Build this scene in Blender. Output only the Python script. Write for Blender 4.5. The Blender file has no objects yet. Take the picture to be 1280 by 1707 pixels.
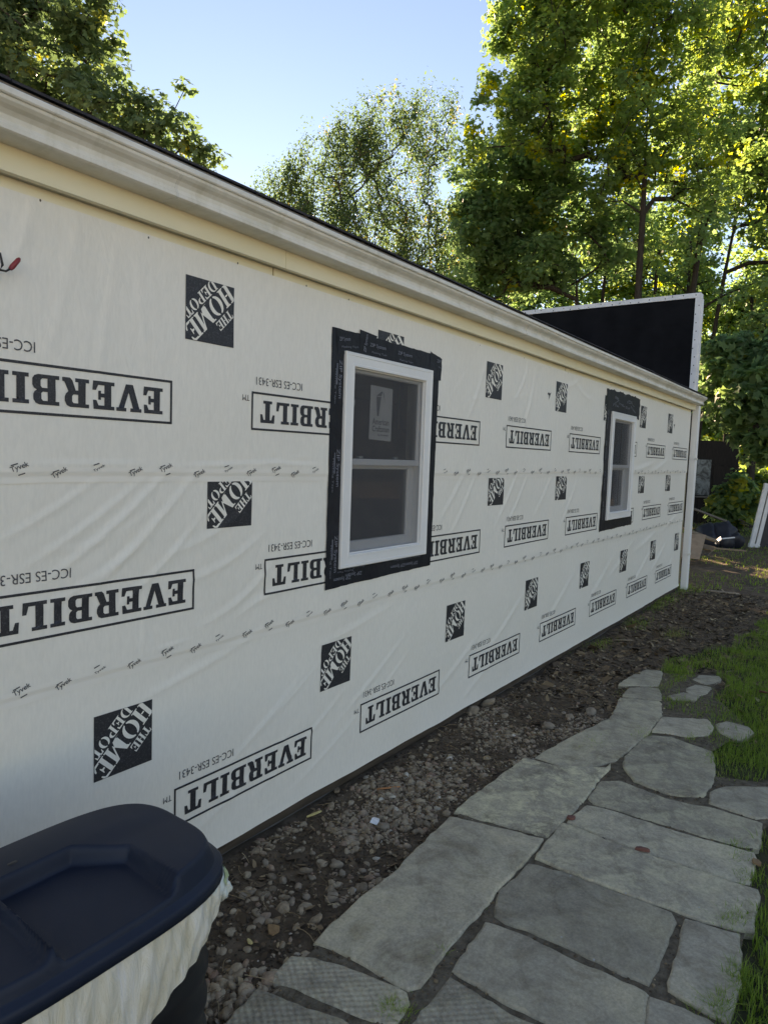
import bpy, bmesh, math, random
import numpy as np
from mathutils import Vector, Matrix

random.seed(7)
RNG = np.random.default_rng(11)
SC = bpy.context.scene
COL = SC.collection
R = math.radians

# ------------------------------------------------------------------ camera
# x runs along the wrapped wall, away from the camera; the wall face is y = 0
CAM_POS = Vector((0.0, -2.3394, 1.5881))
YAW, PITCH, ROLL, FPX = R(35.7277), R(-4.6455), R(1.9769), 1135.68
FWD = Vector((math.cos(YAW) * math.cos(PITCH), math.sin(YAW) * math.cos(PITCH), math.sin(PITCH)))
_r = Vector((math.sin(YAW), -math.cos(YAW), 0))
_u = _r.cross(FWD)
RGT = math.cos(ROLL) * _r + math.sin(ROLL) * _u
UPV = -math.sin(ROLL) * _r + math.cos(ROLL) * _u
cam_data = bpy.data.cameras.new('camera')
cam = bpy.data.objects.new('camera', cam_data)
COL.objects.link(cam)
cam.matrix_world = Matrix(((RGT.x, UPV.x, -FWD.x, CAM_POS.x), (RGT.y, UPV.y, -FWD.y, CAM_POS.y),
                           (RGT.z, UPV.z, -FWD.z, CAM_POS.z), (0, 0, 0, 1)))
cam_data.sensor_fit = 'HORIZONTAL'
cam_data.sensor_width = 36.0
cam_data.lens = 36.0 * FPX / 1280.0
cam_data.clip_start = 0.05
cam_data.clip_end = 3000
SC.camera = cam

# ------------------------------------------------------------------ sky, sun, exposure
SUN_AZ, SUN_EL = R(48.0), R(21.0)          # azimuth from +x towards +y
world = bpy.data.worlds.new('World')
SC.world = world
world.use_nodes = True
wn = world.node_tree
for n in list(wn.nodes):
    wn.nodes.remove(n)
sky = wn.nodes.new('ShaderNodeTexSky')
sky.sky_type = 'NISHITA'
sky.sun_disc = False
sky.sun_elevation = SUN_EL
sky.sun_rotation = R(90) - SUN_AZ
sky.air_density = 1.0
sky.dust_density = 0.012
sky.ozone_density = 3.5
bg = wn.nodes.new('ShaderNodeBackground')
bg.inputs['Strength'].default_value = 0.05
wo = wn.nodes.new('ShaderNodeOutputWorld')
wn.links.new(sky.outputs[0], bg.inputs[0])
wn.links.new(bg.outputs[0], wo.inputs[0])
sun_data = bpy.data.lights.new('sun', 'SUN')
sun_data.energy = 5.0
sun_data.angle = R(0.53)
sun_data.color = (1.0, 0.90, 0.74)
sun = bpy.data.objects.new('sun', sun_data)
COL.objects.link(sun)
SUN_DIR = Vector((math.cos(SUN_AZ) * math.cos(SUN_EL), math.sin(SUN_AZ) * math.cos(SUN_EL), math.sin(SUN_EL)))
sun.rotation_euler = SUN_DIR.to_track_quat('Z', 'Y').to_euler()
sun.location = SUN_DIR * 60
SC.view_settings.view_transform = 'Standard'
SC.view_settings.look = 'None'
SC.view_settings.gamma = 1.0
SC.view_settings.exposure = 2.5
SC.view_settings.use_white_balance = True
SC.view_settings.white_balance_temperature = 9200
SC.view_settings.white_balance_tint = 22
SC.render.engine = 'CYCLES'
SC.cycles.max_bounces = 10
SC.cycles.diffuse_bounces = 6
SC.cycles.transmission_bounces = 8
SC.cycles.transparent_max_bounces = 12
SC.cycles.use_denoising = True

GZ = -0.30                                  # ground level at the wall


def ray_to(px, py, axis, val):              # point of the photograph on a plane of the place
    d = FWD + RGT * ((px - 640) / FPX) + UPV * ((853.5 - py) / FPX)
    t = (val - CAM_POS[axis]) / d[axis]
    return CAM_POS + d * t


def gpt(px, py, z=GZ):
    p = ray_to(px, py, 2, z)
    return (p.x, p.y)


def at_depth(px, py, t):
    return CAM_POS + (FWD + RGT * ((px - 640) / FPX) + UPV * ((853.5 - py) / FPX)) * t


# ------------------------------------------------------------------ helpers
def tag(o, label=None, cat=None, group=None, kind=None):
    if label: o['label'] = label
    if cat: o['category'] = cat
    if group: o['group'] = group
    if kind: o['kind'] = kind
    return o


def empty(name, loc=(0, 0, 0), rz=0.0, parent=None):
    o = bpy.data.objects.new(name, None)
    COL.objects.link(o)
    o.empty_display_size = 0.1
    o.location = loc
    o.rotation_euler = (0, 0, rz)
    o.parent = parent
    return o


def link_mesh(name, me, mat=None, parent=None, smooth=False):
    o = bpy.data.objects.new(name, me)
    COL.objects.link(o)
    o.parent = parent
    if mat and not me.materials:
        me.materials.append(mat)
    if smooth:
        me.polygons.foreach_set('use_smooth', np.ones(len(me.polygons), bool))
    return o


def mesh(name, verts, faces, mat=None, parent=None, smooth=False):
    me = bpy.data.meshes.new(name)
    me.from_pydata([tuple(map(float, v)) for v in verts], [], [tuple(map(int, f)) for f in faces])
    me.update()
    return link_mesh(name, me, mat, parent, smooth)


def np_mesh(name, V, F, mat=None, parent=None, smooth=False, attrs=None):
    """V (n,3) float, F (m,k) int: fast mesh from arrays"""
    V = np.ascontiguousarray(V, np.float32)
    F = np.ascontiguousarray(F, np.int32)
    k = F.shape[1]
    me = bpy.data.meshes.new(name)
    me.vertices.add(len(V))
    me.vertices.foreach_set('co', V.ravel())
    me.loops.add(F.size)
    me.loops.foreach_set('vertex_index', F.ravel())
    me.polygons.add(len(F))
    me.polygons.foreach_set('loop_start', np.arange(0, F.size, k, dtype=np.int32))
    me.polygons.foreach_set('loop_total', np.full(len(F), k, np.int32))
    me.update(calc_edges=True)
    if attrs:
        for an, av in attrs.items():
            a = me.attributes.new(an, 'FLOAT', 'POINT')
            a.data.foreach_set('value', np.ascontiguousarray(av, np.float32))
    return link_mesh(name, me, mat, parent, smooth)


def bm_obj(name, bm, mat=None, parent=None, smooth=False, bevel=0.0, seg=2):
    if bevel > 0:
        bmesh.ops.bevel(bm, geom=list(bm.edges), offset=bevel, segments=seg, affect='EDGES', profile=0.5)
    bmesh.ops.recalc_face_normals(bm, faces=list(bm.faces))
    me = bpy.data.meshes.new(name)
    bm.to_mesh(me)
    bm.free()
    return link_mesh(name, me, mat, parent, smooth)


def box_bm(bm, x0, x1, y0, y1, z0, z1):
    v = [bm.verts.new(c) for c in ((x0, y0, z0), (x1, y0, z0), (x1, y1, z0), (x0, y1, z0),
                                   (x0, y0, z1), (x1, y0, z1), (x1, y1, z1), (x0, y1, z1))]
    for f in ((0, 3, 2, 1), (4, 5, 6, 7), (0, 1, 5, 4), (1, 2, 6, 5), (2, 3, 7, 6), (3, 0, 4, 7)):
        bm.faces.new([v[i] for i in f])
    return v


def box(name, x0, x1, y0, y1, z0, z1, mat, parent=None, bevel=0.0):
    bm = bmesh.new()
    box_bm(bm, x0, x1, y0, y1, z0, z1)
    return bm_obj(name, bm, mat, parent, bevel=bevel)


NAIL_ME = {}


def nail(loc, r, axis, parent, off=Vector()):
    if (r, axis) not in NAIL_ME:
        a = [(r * math.cos(t), r * 1.3 * math.sin(t)) for t in np.linspace(0, 2 * math.pi, 7)[:-1]]
        me = bpy.data.meshes.new('nail_head')
        if axis == 'Y':
            V = [(c, 0, s) for c, s in a] + [(0, -r * .3, 0)]
        else:
            V = [(0, c, s) for c, s in a] + [(-r * .3, 0, 0)]
        me.from_pydata(V, [], [(i, (i + 1) % 6, 6) for i in range(6)])
        me.materials.append(MATS['nail'])
        NAIL_ME[(r, axis)] = me
    o = bpy.data.objects.new('nail_head', NAIL_ME[(r, axis)])
    COL.objects.link(o)
    o.parent = parent
    o.location = Vector(loc) + off
    return o


def extrude_profile(name, prof, x0, x1, mat, parent=None, n=1, smooth=False, wob=0.0):
    """closed (y,z) profile swept along x"""
    k = len(prof)
    V, F = [], []
    for i in range(n + 1):
        x = x0 + (x1 - x0) * i / n
        dz = wob * math.sin(x * 1.7 + 0.4) + wob * 0.6 * math.sin(x * 4.1)
        V += [(x, y, z + dz) for y, z in prof]
    for i in range(n):
        for j in range(k):
            a, b = i * k + j, i * k + (j + 1) % k
            F.append((a, b, b + k, a + k))
    F.append(tuple(range(k)))
    F.append(tuple(reversed(range(n * k, n * k + k))))
    o = mesh(name, V, F, mat, parent, smooth)
    return o


def tube_arrays(P, rad, sides=6, cap=True):
    """a tube along the points P with radii rad -> verts, quads"""
    P = np.asarray(P, float)
    n = len(P)
    T = np.gradient(P, axis=0)
    T /= np.linalg.norm(T, axis=1)[:, None] + 1e-9
    ref = np.array([0.31, 0.17, 0.93])
    A = np.cross(T, ref); A /= np.linalg.norm(A, axis=1)[:, None] + 1e-9
    B = np.cross(T, A)
    th = np.arange(sides) * 2 * np.pi / sides
    ring = (np.cos(th)[None, :, None] * A[:, None, :] + np.sin(th)[None, :, None] * B[:, None, :])
    V = (P[:, None, :] + ring * np.asarray(rad, float)[:, None, None]).reshape(-1, 3)
    F = []
    for i in range(n - 1):
        for j in range(sides):
            a, b = i * sides + j, i * sides + (j + 1) % sides
            F.append((a, b, b + sides, a + sides))
    return V, F


def tube(name, P, rad, mat, parent=None, sides=8):
    if np.isscalar(rad):
        rad = [rad] * len(P)
    V, F = tube_arrays(P, rad, sides)
    V = list(V)
    F = list(F)
    F.append(tuple(range(sides)))
    F.append(tuple(range(len(V) - sides, len(V))))
    return mesh(name, V, F, mat, parent, True)


def vnoise(x, y, seed=0, scale=1.0):
    """smooth value noise on arrays"""
    x = np.asarray(x, float) * scale
    y = np.asarray(y, float) * scale
    xi = np.floor(x).astype(np.int64); yi = np.floor(y).astype(np.int64)
    fx = x - xi; fy = y - yi
    fx = fx * fx * (3 - 2 * fx); fy = fy * fy * (3 - 2 * fy)

    def h(a, b):
        n = (a * 374761393 + b * 668265263 + seed * 974711) & 0x7fffffff
        n = ((n ^ (n >> 13)) * 1274126177) & 0x7fffffff
        return ((n ^ (n >> 16)) & 0xffff) / 65535.0
    return (h(xi, yi) * (1 - fx) + h(xi + 1, yi) * fx) * (1 - fy) + (h(xi, yi + 1) * (1 - fx) + h(xi + 1, yi + 1) * fx) * fy


def fnoise(x, y, seed=0, scale=1.0, octv=3):
    s, a, t = 0.0, 1.0, 0.0
    for i in range(octv):
        s = s + a * vnoise(x, y, seed + i * 17, scale * 2 ** i)
        t += a
        a *= 0.5
    return s / t


def in_poly(x, y, poly):
    x = np.asarray(x); y = np.asarray(y)
    res = np.zeros(x.shape, bool)
    n = len(poly)
    for i in range(n):
        x0, y0 = poly[i]; x1, y1 = poly[(i + 1) % n]
        c = ((y0 > y) != (y1 > y)) & (x < (x1 - x0) * (y - y0) / (y1 - y0 + 1e-12) + x0)
        res ^= c
    return res


# ------------------------------------------------------------------ materials
MATS = {}


def new_mat(name):
    m = bpy.data.materials.new(name)
    m.use_nodes = True
    nt = m.node_tree
    b = nt.nodes['Principled BSDF']
    MATS[name] = m
    return m, nt, b


def nd(nt, typ, **kw):
    n = nt.nodes.new(typ)
    for k, v in kw.items():
        if k in n.inputs.keys() if isinstance(k, str) else False:
            n.inputs[k].default_value = v
        else:
            setattr(n, k, v)
    return n


def ramp(nt, fac, stops):
    r = nt.nodes.new('ShaderNodeValToRGB')
    els = r.color_ramp.elements
    while len(els) < len(stops):
        els.new(0.5)
    for e, (p, c) in zip(els, stops):
        e.position = p
        e.color = (c[0], c[1], c[2], 1) if len(c) == 3 else c
    nt.links.new(fac, r.inputs[0])
    return r.outputs[0]


def coord(nt, scale=(1, 1, 1), kind='Object', rot=(0, 0, 0)):
    tc = nt.nodes.new('ShaderNodeTexCoord')
    mp = nt.nodes.new('ShaderNodeMapping')
    mp.inputs['Scale'].default_value = scale
    mp.inputs['Rotation'].default_value = rot
    nt.links.new(tc.outputs[kind], mp.inputs[0])
    return mp.outputs[0]


def noise(nt, vec, scale, detail=4, rough=0.55, dist=0.0):
    n = nt.nodes.new('ShaderNodeTexNoise')
    n.inputs['Scale'].default_value = scale
    n.inputs['Detail'].default_value = detail
    n.inputs['Roughness'].default_value = rough
    n.inputs['Distortion'].default_value = dist
    if vec is not None:
        nt.links.new(vec, n.inputs['Vector'])
    return n.outputs[0]


def bump(nt, b, height, strength=0.3, dist=0.01):
    n = nt.nodes.new('ShaderNodeBump')
    n.inputs['Strength'].default_value = strength
    n.inputs['Distance'].default_value = dist
    nt.links.new(height, n.inputs['Height'])
    nt.links.new(n.outputs[0], b.inputs['Normal'])
    return n


def mixc(nt, fac, a, b, mode='MIX'):
    m = nt.nodes.new('ShaderNodeMix')
    m.data_type = 'RGBA'
    m.blend_type = mode
    for i, v in ((0, fac), (6, a), (7, b)):
        if hasattr(v, 'is_linked'):
            nt.links.new(v, m.inputs[i])
        elif i == 0:
            m.inputs[0].default_value = v
        else:
            m.inputs[i].default_value = (v[0], v[1], v[2], 1)
    return m.outputs[2]


def simple(name, c0, c1, scale=6.0, rough=0.6, bstr=0.15, bscale=60, bdist=0.003, spec=0.5, stretch=(1, 1, 1)):
    m, nt, b = new_mat(name)
    v = coord(nt, stretch)
    col = ramp(nt, noise(nt, v, scale, 6), [(0.3, c0), (0.72, c1)])
    nt.links.new(col, b.inputs['Base Color'])
    b.inputs['Roughness'].default_value = rough
    b.inputs['Specular IOR Level'].default_value = spec
    bump(nt, b, noise(nt, v, bscale, 4), bstr, bdist)
    return m


def make_materials():
    # spun plastic house wrap
    m, nt, b = new_mat('wrap')
    v = coord(nt)
    col = ramp(nt, noise(nt, v, 1.3, 5), [(0.3, (0.83, 0.795, 0.705)), (0.7, (0.86, 0.83, 0.75))])
    fib = ramp(nt, noise(nt, coord(nt, (1, 1, 0.25)), 90, 3), [(0.35, (0.95, 0.95, 0.95)), (0.65, (1, 1, 1))])
    nt.links.new(mixc(nt, 1.0, col, fib, 'MULTIPLY'), b.inputs['Base Color'])
    b.inputs['Roughness'].default_value = 0.48
    b.inputs['Specular IOR Level'].default_value = 0.35
    # fine sharp crinkles: ridged noise stretched along the pull of the sheet
    def ridge(vec, sc, dist):
        m1 = nt.nodes.new('ShaderNodeMath'); m1.operation = 'SUBTRACT'; m1.inputs[1].default_value = 0.5
        nt.links.new(noise(nt, vec, sc, 3, 0.5, dist), m1.inputs[0])
        m2 = nt.nodes.new('ShaderNodeMath'); m2.operation = 'ABSOLUTE'
        nt.links.new(m1.outputs[0], m2.inputs[0])
        m3 = nt.nodes.new('ShaderNodeMath'); m3.operation = 'POWER'; m3.inputs[1].default_value = 0.6
        nt.links.new(m2.outputs[0], m3.inputs[0])
        return m3.outputs[0]
    r1 = ridge(coord(nt, (1.0, 1, 0.35), rot=(0, R(-38), 0)), 5.0, 0.5)
    r2 = ridge(coord(nt, (1.6, 1, 0.6), rot=(0, R(-70), 0)), 9.0, 0.8)
    ad = nt.nodes.new('ShaderNodeMath'); ad.operation = 'ADD'
    nt.links.new(r1, ad.inputs[0]); nt.links.new(r2, ad.inputs[1])
    mu = nt.nodes.new('ShaderNodeMath'); mu.operation = 'MULTIPLY_ADD'; mu.inputs[1].default_value = 0.25
    nt.links.new(noise(nt, v, 40, 4), mu.inputs[0]); nt.links.new(ad.outputs[0], mu.inputs[2])
    bump(nt, b, mu.outputs[0], 0.16, 0.012)
    # ink on the wrap
    m, nt, b = new_mat('ink')
    v = coord(nt)
    col = ramp(nt, noise(nt, v, 140, 3, 0.7), [(0.36, (0.055, 0.057, 0.064)), (0.47, (0.02, 0.021, 0.026))])
    nt.links.new(col, b.inputs['Base Color'])
    b.inputs['Roughness'].default_value = 0.5
    simple('ink_grey', (0.05, 0.05, 0.055), (0.09, 0.09, 0.095), 60, 0.55, 0.0)
    simple('seam_tape', (0.82, 0.785, 0.70), (0.85, 0.815, 0.74), 5, 0.30, 0.2, 30, 0.004)
    # black butyl flashing tape
    m, nt, b = new_mat('flashing')
    v = coord(nt)
    nt.links.new(ramp(nt, noise(nt, v, 8, 5), [(0.3, (0.010, 0.011, 0.014)), (0.75, (0.022, 0.024, 0.030))]), b.inputs['Base Color'])
    b.inputs['Roughness'].default_value = 0.5
    b.inputs['Specular IOR Level'].default_value = 0.22
    bump(nt, b, noise(nt, v, 18, 4, 0.6, 1.0), 0.5, 0.006)
    simple('flashing_print', (0.10, 0.11, 0.14), (0.19, 0.20, 0.24), 40, 0.5, 0.0)
    simple('vinyl', (0.74, 0.745, 0.73), (0.80, 0.80, 0.785), 3, 0.32, 0.05, 30)
    simple('gutter_white', (0.60, 0.585, 0.515), (0.72, 0.705, 0.65), 4.0, 0.42, 0.1, 40, 0.002, 0.5, (0.5, 2, 2))
    # dirty band streaks on the gutter face
    m, nt, b = new_mat('gutter')
    v = coord(nt, (1.4, 2.4, 2.4))
    base = ramp(nt, noise(nt, v, 2.6, 7, 0.7), [(0.30, (0.60, 0.57, 0.47)), (0.55, (0.74, 0.72, 0.645))])
    st = ramp(nt, noise(nt, coord(nt, (6, 1, 1)), 3.0, 5, 0.7), [(0.28, (0.86, 0.85, 0.80)), (0.5, (1, 1, 1))])
    nt.links.new(mixc(nt, 1.0, base, st, 'MULTIPLY'), b.inputs['Base Color'])
    b.inputs['Roughness'].default_value = 0.45
    bump(nt, b, noise(nt, v, 8, 3), 0.1, 0.003)
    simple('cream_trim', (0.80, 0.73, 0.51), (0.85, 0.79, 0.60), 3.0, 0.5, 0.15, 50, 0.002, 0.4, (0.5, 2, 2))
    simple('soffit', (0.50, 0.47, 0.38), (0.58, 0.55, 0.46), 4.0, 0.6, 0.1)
    simple('drip_edge', (0.17, 0.155, 0.14), (0.26, 0.24, 0.215), 6, 0.5, 0.2)
    simple('shingle', (0.018, 0.018, 0.022), (0.045, 0.044, 0.05), 30, 0.9, 0.6, 160, 0.004)
    simple('tar_paper', (0.006, 0.0065, 0.008), (0.012, 0.0125, 0.015), 3, 0.9, 0.3, 12, 0.01, 0.12)
    simple('old_white', (0.60, 0.61, 0.62), (0.78, 0.79, 0.80), 5, 0.5, 0.3, 40, 0.003)
    simple('nail', (0.03, 0.03, 0.035), (0.06, 0.06, 0.06), 5, 0.6)
    simple('sheathing', (0.20, 0.165, 0.10), (0.29, 0.25, 0.16), 8, 0.8, 0.3, 30, 0.004, 0.3, (3, 3, 0.4))
    simple('sill_wood', (0.045, 0.032, 0.022), (0.10, 0.075, 0.055), 10, 0.85, 0.5, 40, 0.006, 0.3, (0.4, 3, 3))
    simple('interior', (0.42, 0.42, 0.41), (0.50, 0.50, 0.48), 3, 0.9, 0.0)
    simple('interior_pale', (0.55, 0.55, 0.52), (0.62, 0.62, 0.6), 3, 0.8, 0.0)
    simple('concrete_dark', (0.10, 0.095, 0.085), (0.16, 0.15, 0.14), 9, 0.9, 0.4)
    # glass: fresnel mirror over a clear pane
    m = bpy.data.materials.new('glass'); MATS['glass'] = m
    m.use_nodes = True
    nt = m.node_tree
    for n in list(nt.nodes): nt.nodes.remove(n)
    tr = nt.nodes.new('ShaderNodeBsdfTransparent'); tr.inputs[0].default_value = (0.86, 0.90, 0.89, 1)
    gl = nt.nodes.new('ShaderNodeBsdfGlossy'); gl.inputs['Roughness'].default_value = 0.02
    fr = nt.nodes.new('ShaderNodeFresnel'); fr.inputs[0].default_value = 1.5
    mx = nt.nodes.new('ShaderNodeMixShader'); out = nt.nodes.new('ShaderNodeOutputMaterial')
    nt.links.new(fr.outputs[0], mx.inputs[0]); nt.links.new(tr.outputs[0], mx.inputs[1])
    nt.links.new(gl.outputs[0], mx.inputs[2]); nt.links.new(mx.outputs[0], out.inputs[0])
    # insect screen: fine grey mesh that lets part of the light through
    m = bpy.data.materials.new('screen'); MATS['screen'] = m
    m.use_nodes = True
    nt = m.node_tree
    for n in list(nt.nodes): nt.nodes.remove(n)
    tr = nt.nodes.new('ShaderNodeBsdfTransparent')
    df = nt.nodes.new('ShaderNodeBsdfDiffuse'); df.inputs[0].default_value = (0.145, 0.145, 0.15, 1)
    mx = nt.nodes.new('ShaderNodeMixShader'); mx.inputs[0].default_value = 0.45
    out = nt.nodes.new('ShaderNodeOutputMaterial')
    nt.links.new(tr.outputs[0], mx.inputs[1]); nt.links.new(df.outputs[0], mx.inputs[2])
    nt.links.new(mx.outputs[0], out.inputs[0])
    simple('sticker', (0.36, 0.36, 0.34), (0.42, 0.42, 0.40), 10, 0.5, 0.05)
    simple('sticker_ink', (0.06, 0.065, 0.065), (0.09, 0.095, 0.095), 20, 0.5, 0.0)

    # ground
    m, nt, b = new_mat('soil')
    v = coord(nt)
    a = nt.nodes.new('ShaderNodeAttribute'); a.attribute_name = 'grass'
    soil = ramp(nt, noise(nt, v, 7, 8, 0.7), [(0.28, (0.07, 0.047, 0.031)), (0.5, (0.135, 0.097, 0.065)), (0.75, (0.25, 0.185, 0.13))])
    gr = ramp(nt, noise(nt, v, 9, 6, 0.7), [(0.3, (0.018, 0.032, 0.008)), (0.7, (0.04, 0.06, 0.018))])
    yd = nt.nodes.new('ShaderNodeAttribute'); yd.attribute_name = 'bounce_ground'  # unseen pale ground behind the camera, added to bounce light onto the wall
    yc = ramp(nt, noise(nt, v, 3, 6, 0.7), [(0.3, (0.56, 0.52, 0.44)), (0.7, (0.64, 0.60, 0.51))])
    nt.links.new(mixc(nt, yd.outputs['Fac'], mixc(nt, a.outputs['Fac'], soil, gr), yc), b.inputs['Base Color'])
    b.inputs['Roughness'].default_value = 0.95
    b.inputs['Specular IOR Level'].default_value = 0.2
    bump(nt, b, noise(nt, v, 45, 7, 0.75), 0.9, 0.02)
    # bluestone slabs
    for nm, seed in (('slab', 0.0), ('slab_ribbed', 5.0)):
        m, nt, b = new_mat(nm)
        v = coord(nt, kind='Object')
        oi = nt.nodes.new('ShaderNodeObjectInfo')
        big = ramp(nt, noise(nt, v, 1.7, 7, 0.62, 0.4), [(0.28, (0.33, 0.288, 0.228)), (0.52, (0.44, 0.38, 0.285)), (0.74, (0.54, 0.465, 0.33))])
        fine = ramp(nt, noise(nt, v, 75, 6, 0.75), [(0.3, (0.72, 0.72, 0.72)), (0.7, (1.22, 1.22, 1.2))])
        lich = ramp(nt, noise(nt, v, 8.5, 12, 0.84, 0.3), [(0.47, (0, 0, 0)), (0.60, (0.9, 0.9, 0.9))])
        stain = ramp(nt, noise(nt, coord(nt), 3.1, 8, 0.7, 1.2), [(0.33, (0.60, 0.56, 0.50)), (0.50, (0.98, 0.98, 0.98)), (0.68, (1.12, 1.10, 1.02))])
        wash = ramp(nt, noise(nt, coord(nt), 11, 8, 0.75, 0.3), [(0.30, (0.78, 0.77, 0.75)), (0.62, (1.1, 1.1, 1.1))])
        c1 = mixc(nt, 1.0, mixc(nt, 1.0, mixc(nt, 1.0, big, fine, 'MULTIPLY'), stain, 'MULTIPLY'), wash, 'MULTIPLY')
        a = nt.nodes.new('ShaderNodeAttribute'); a.attribute_name = 'lichen'
        lf = nt.nodes.new('ShaderNodeMath'); lf.operation = 'MULTIPLY'
        nt.links.new(lich, lf.inputs[0]); nt.links.new(a.outputs['Fac'], lf.inputs[1])
        c2 = mixc(nt, lf.outputs[0], c1, (0.74, 0.66, 0.42))
        hs = nt.nodes.new('ShaderNodeHueSaturation')
        mr = nt.nodes.new('ShaderNodeMapRange')
        mr.inputs[3].default_value = 0.80; mr.inputs[4].default_value = 1.15
        nt.links.new(oi.outputs['Random'], mr.inputs[0]); nt.links.new(mr.outputs[0], hs.inputs['Value'])
        nt.links.new(c2, hs.inputs['Color'])
        spk = nt.nodes.new('ShaderNodeTexVoronoi'); spk.inputs['Scale'].default_value = 9
        nt.links.new(v, spk.inputs['Vector'])
        sp = ramp(nt, spk.outputs['Distance'], [(0.03, (1, 1, 1)), (0.05, (0, 0, 0))])
        nt.links.new(mixc(nt, sp, hs.outputs[0], (0.42, 0.41, 0.38)), b.inputs['Base Color'])
        b.inputs['Roughness'].default_value = 0.78
        b.inputs['Specular IOR Level'].default_value = 0.35
        h = noise(nt, v, 22, 8, 0.7)
        if nm == 'slab_ribbed':
            w = nt.nodes.new('ShaderNodeTexWave'); w.wave_type = 'BANDS'; w.bands_direction = 'X'
            w.inputs['Scale'].default_value = 14; w.inputs['Distortion'].default_value = 0.6
            nt.links.new(coord(nt, rot=(0, 0, R(35))), w.inputs['Vector'])
            w2 = nt.nodes.new('ShaderNodeTexWave'); w2.wave_type = 'BANDS'; w2.bands_direction = 'X'
            w2.inputs['Scale'].default_value = 14; w2.inputs['Distortion'].default_value = 0.8
            nt.links.new(coord(nt, rot=(0, 0, R(-42))), w2.inputs['Vector'])
            ad = nt.nodes.new('ShaderNodeMath'); ad.operation = 'ADD'
            nt.links.new(w.outputs['Fac'], ad.inputs[0]); nt.links.new(w2.outputs['Fac'], ad.inputs[1])
            ad2 = nt.nodes.new('ShaderNodeMath'); ad2.operation = 'ADD'
            nt.links.new(ad.outputs[0], ad2.inputs[0]); nt.links.new(h, ad2.inputs[1])
            bump(nt, b, ad2.outputs[0], 0.5, 0.006)
        else:
            bump(nt, b, h, 0.5, 0.008)
    # loose stones, colour by a per-stone value
    m, nt, b = new_mat('pebble')
    a = nt.nodes.new('ShaderNodeAttribute'); a.attribute_name = 'var'
    c = ramp(nt, a.outputs['Fac'], [(0.0, (0.16, 0.115, 0.075)), (0.35, (0.33, 0.25, 0.165)), (0.6, (0.43, 0.34, 0.235)),
                                    (0.8, (0.28, 0.165, 0.11)), (0.94, (0.42, 0.36, 0.27)), (1.0, (0.62, 0.57, 0.48))])
    v = coord(nt)
    f = ramp(nt, noise(nt, v, 60, 5, 0.7), [(0.3, (0.62, 0.6, 0.58)), (0.7, (1.15, 1.15, 1.15))])
    nt.links.new(mixc(nt, 1.0, c, f, 'MULTIPLY'), b.inputs['Base Color'])
    b.inputs['Roughness'].default_value = 0.8
    bump(nt, b, noise(nt, v, 130, 4), 0.4, 0.003)
    simple('joint_soil', (0.09, 0.068, 0.045), (0.24, 0.195, 0.14), 26, 0.95, 0.9, 70, 0.02, 0.2)
    simple('stone', (0.20, 0.155, 0.11), (0.34, 0.27, 0.195), 22, 0.82, 0.5, 90, 0.004)
    m, nt, b = new_mat('litter')
    a = nt.nodes.new('ShaderNodeAttribute'); a.attribute_name = 'var'
    c = ramp(nt, a.outputs['Fac'], [(0.0, (0.05, 0.032, 0.02)), (0.5, (0.16, 0.105, 0.06)), (0.8, (0.32, 0.22, 0.12)), (1.0, (0.55, 0.45, 0.28))])
    nt.links.new(c, b.inputs['Base Color']); b.inputs['Roughness'].default_value = 0.9
    m, nt, b = new_mat('grass')
    a = nt.nodes.new('ShaderNodeAttribute'); a.attribute_name = 'var'
    c = ramp(nt, a.outputs['Fac'], [(0.0, (0.10, 0.165, 0.030)), (0.45, (0.155, 0.235, 0.042)), (0.75, (0.21, 0.28, 0.058)), (0.9, (0.15, 0.16, 0.05)), (1.0, (0.27, 0.23, 0.11))])
    leafy(nt, b, c, 0.35, 0.55)
    # leaves
    def leafmat(nm, stops, tl=0.58):
        m, nt, b = new_mat(nm)
        a = nt.nodes.new('ShaderNodeAttribute'); a.attribute_name = 'var'
        leafy(nt, b, ramp(nt, a.outputs['Fac'], stops), tl, 0.5)
    leafmat('maple_leaf', [(0.0, (0.070, 0.118, 0.048)), (0.5, (0.108, 0.165, 0.052)), (0.78, (0.17, 0.215, 0.046)), (0.92, (0.22, 0.25, 0.03)), (1.0, (0.32, 0.29, 0.03))])
    leafmat('dark_leaf', [(0.0, (0.070, 0.122, 0.060)), (0.6, (0.108, 0.17, 0.068)), (0.9, (0.16, 0.21, 0.06)), (1.0, (0.22, 0.21, 0.03))])
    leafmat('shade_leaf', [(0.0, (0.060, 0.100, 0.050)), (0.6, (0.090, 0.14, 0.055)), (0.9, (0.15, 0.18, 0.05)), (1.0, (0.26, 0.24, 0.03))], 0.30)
    leafmat('pale_leaf', [(0.0, (0.040, 0.070, 0.032)), (0.55, (0.062, 0.098, 0.040)), (0.85, (0.09, 0.12, 0.045)), (1.0, (0.15, 0.125, 0.045))], 0.45)
    simple('bark', (0.022, 0.018, 0.014), (0.06, 0.05, 0.042), 14, 0.95, 0.8, 40, 0.02, 0.2, (2, 2, 0.4))
    simple('bark_pale', (0.06, 0.055, 0.048), (0.13, 0.12, 0.105), 10, 0.95, 0.6, 40, 0.02, 0.2, (2, 2, 0.5))
    # bin
    simple('bin_plastic', (0.008, 0.014, 0.027), (0.014, 0.023, 0.043), 3, 0.5, 0.25, 260, 0.0012, 0.3)
    simple('bin_body', (0.008, 0.009, 0.011), (0.016, 0.017, 0.020), 4, 0.45, 0.2, 120, 0.001)
    m, nt, b = new_mat('bag')
    v = coord(nt, (6, 6, 1.3))
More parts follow.
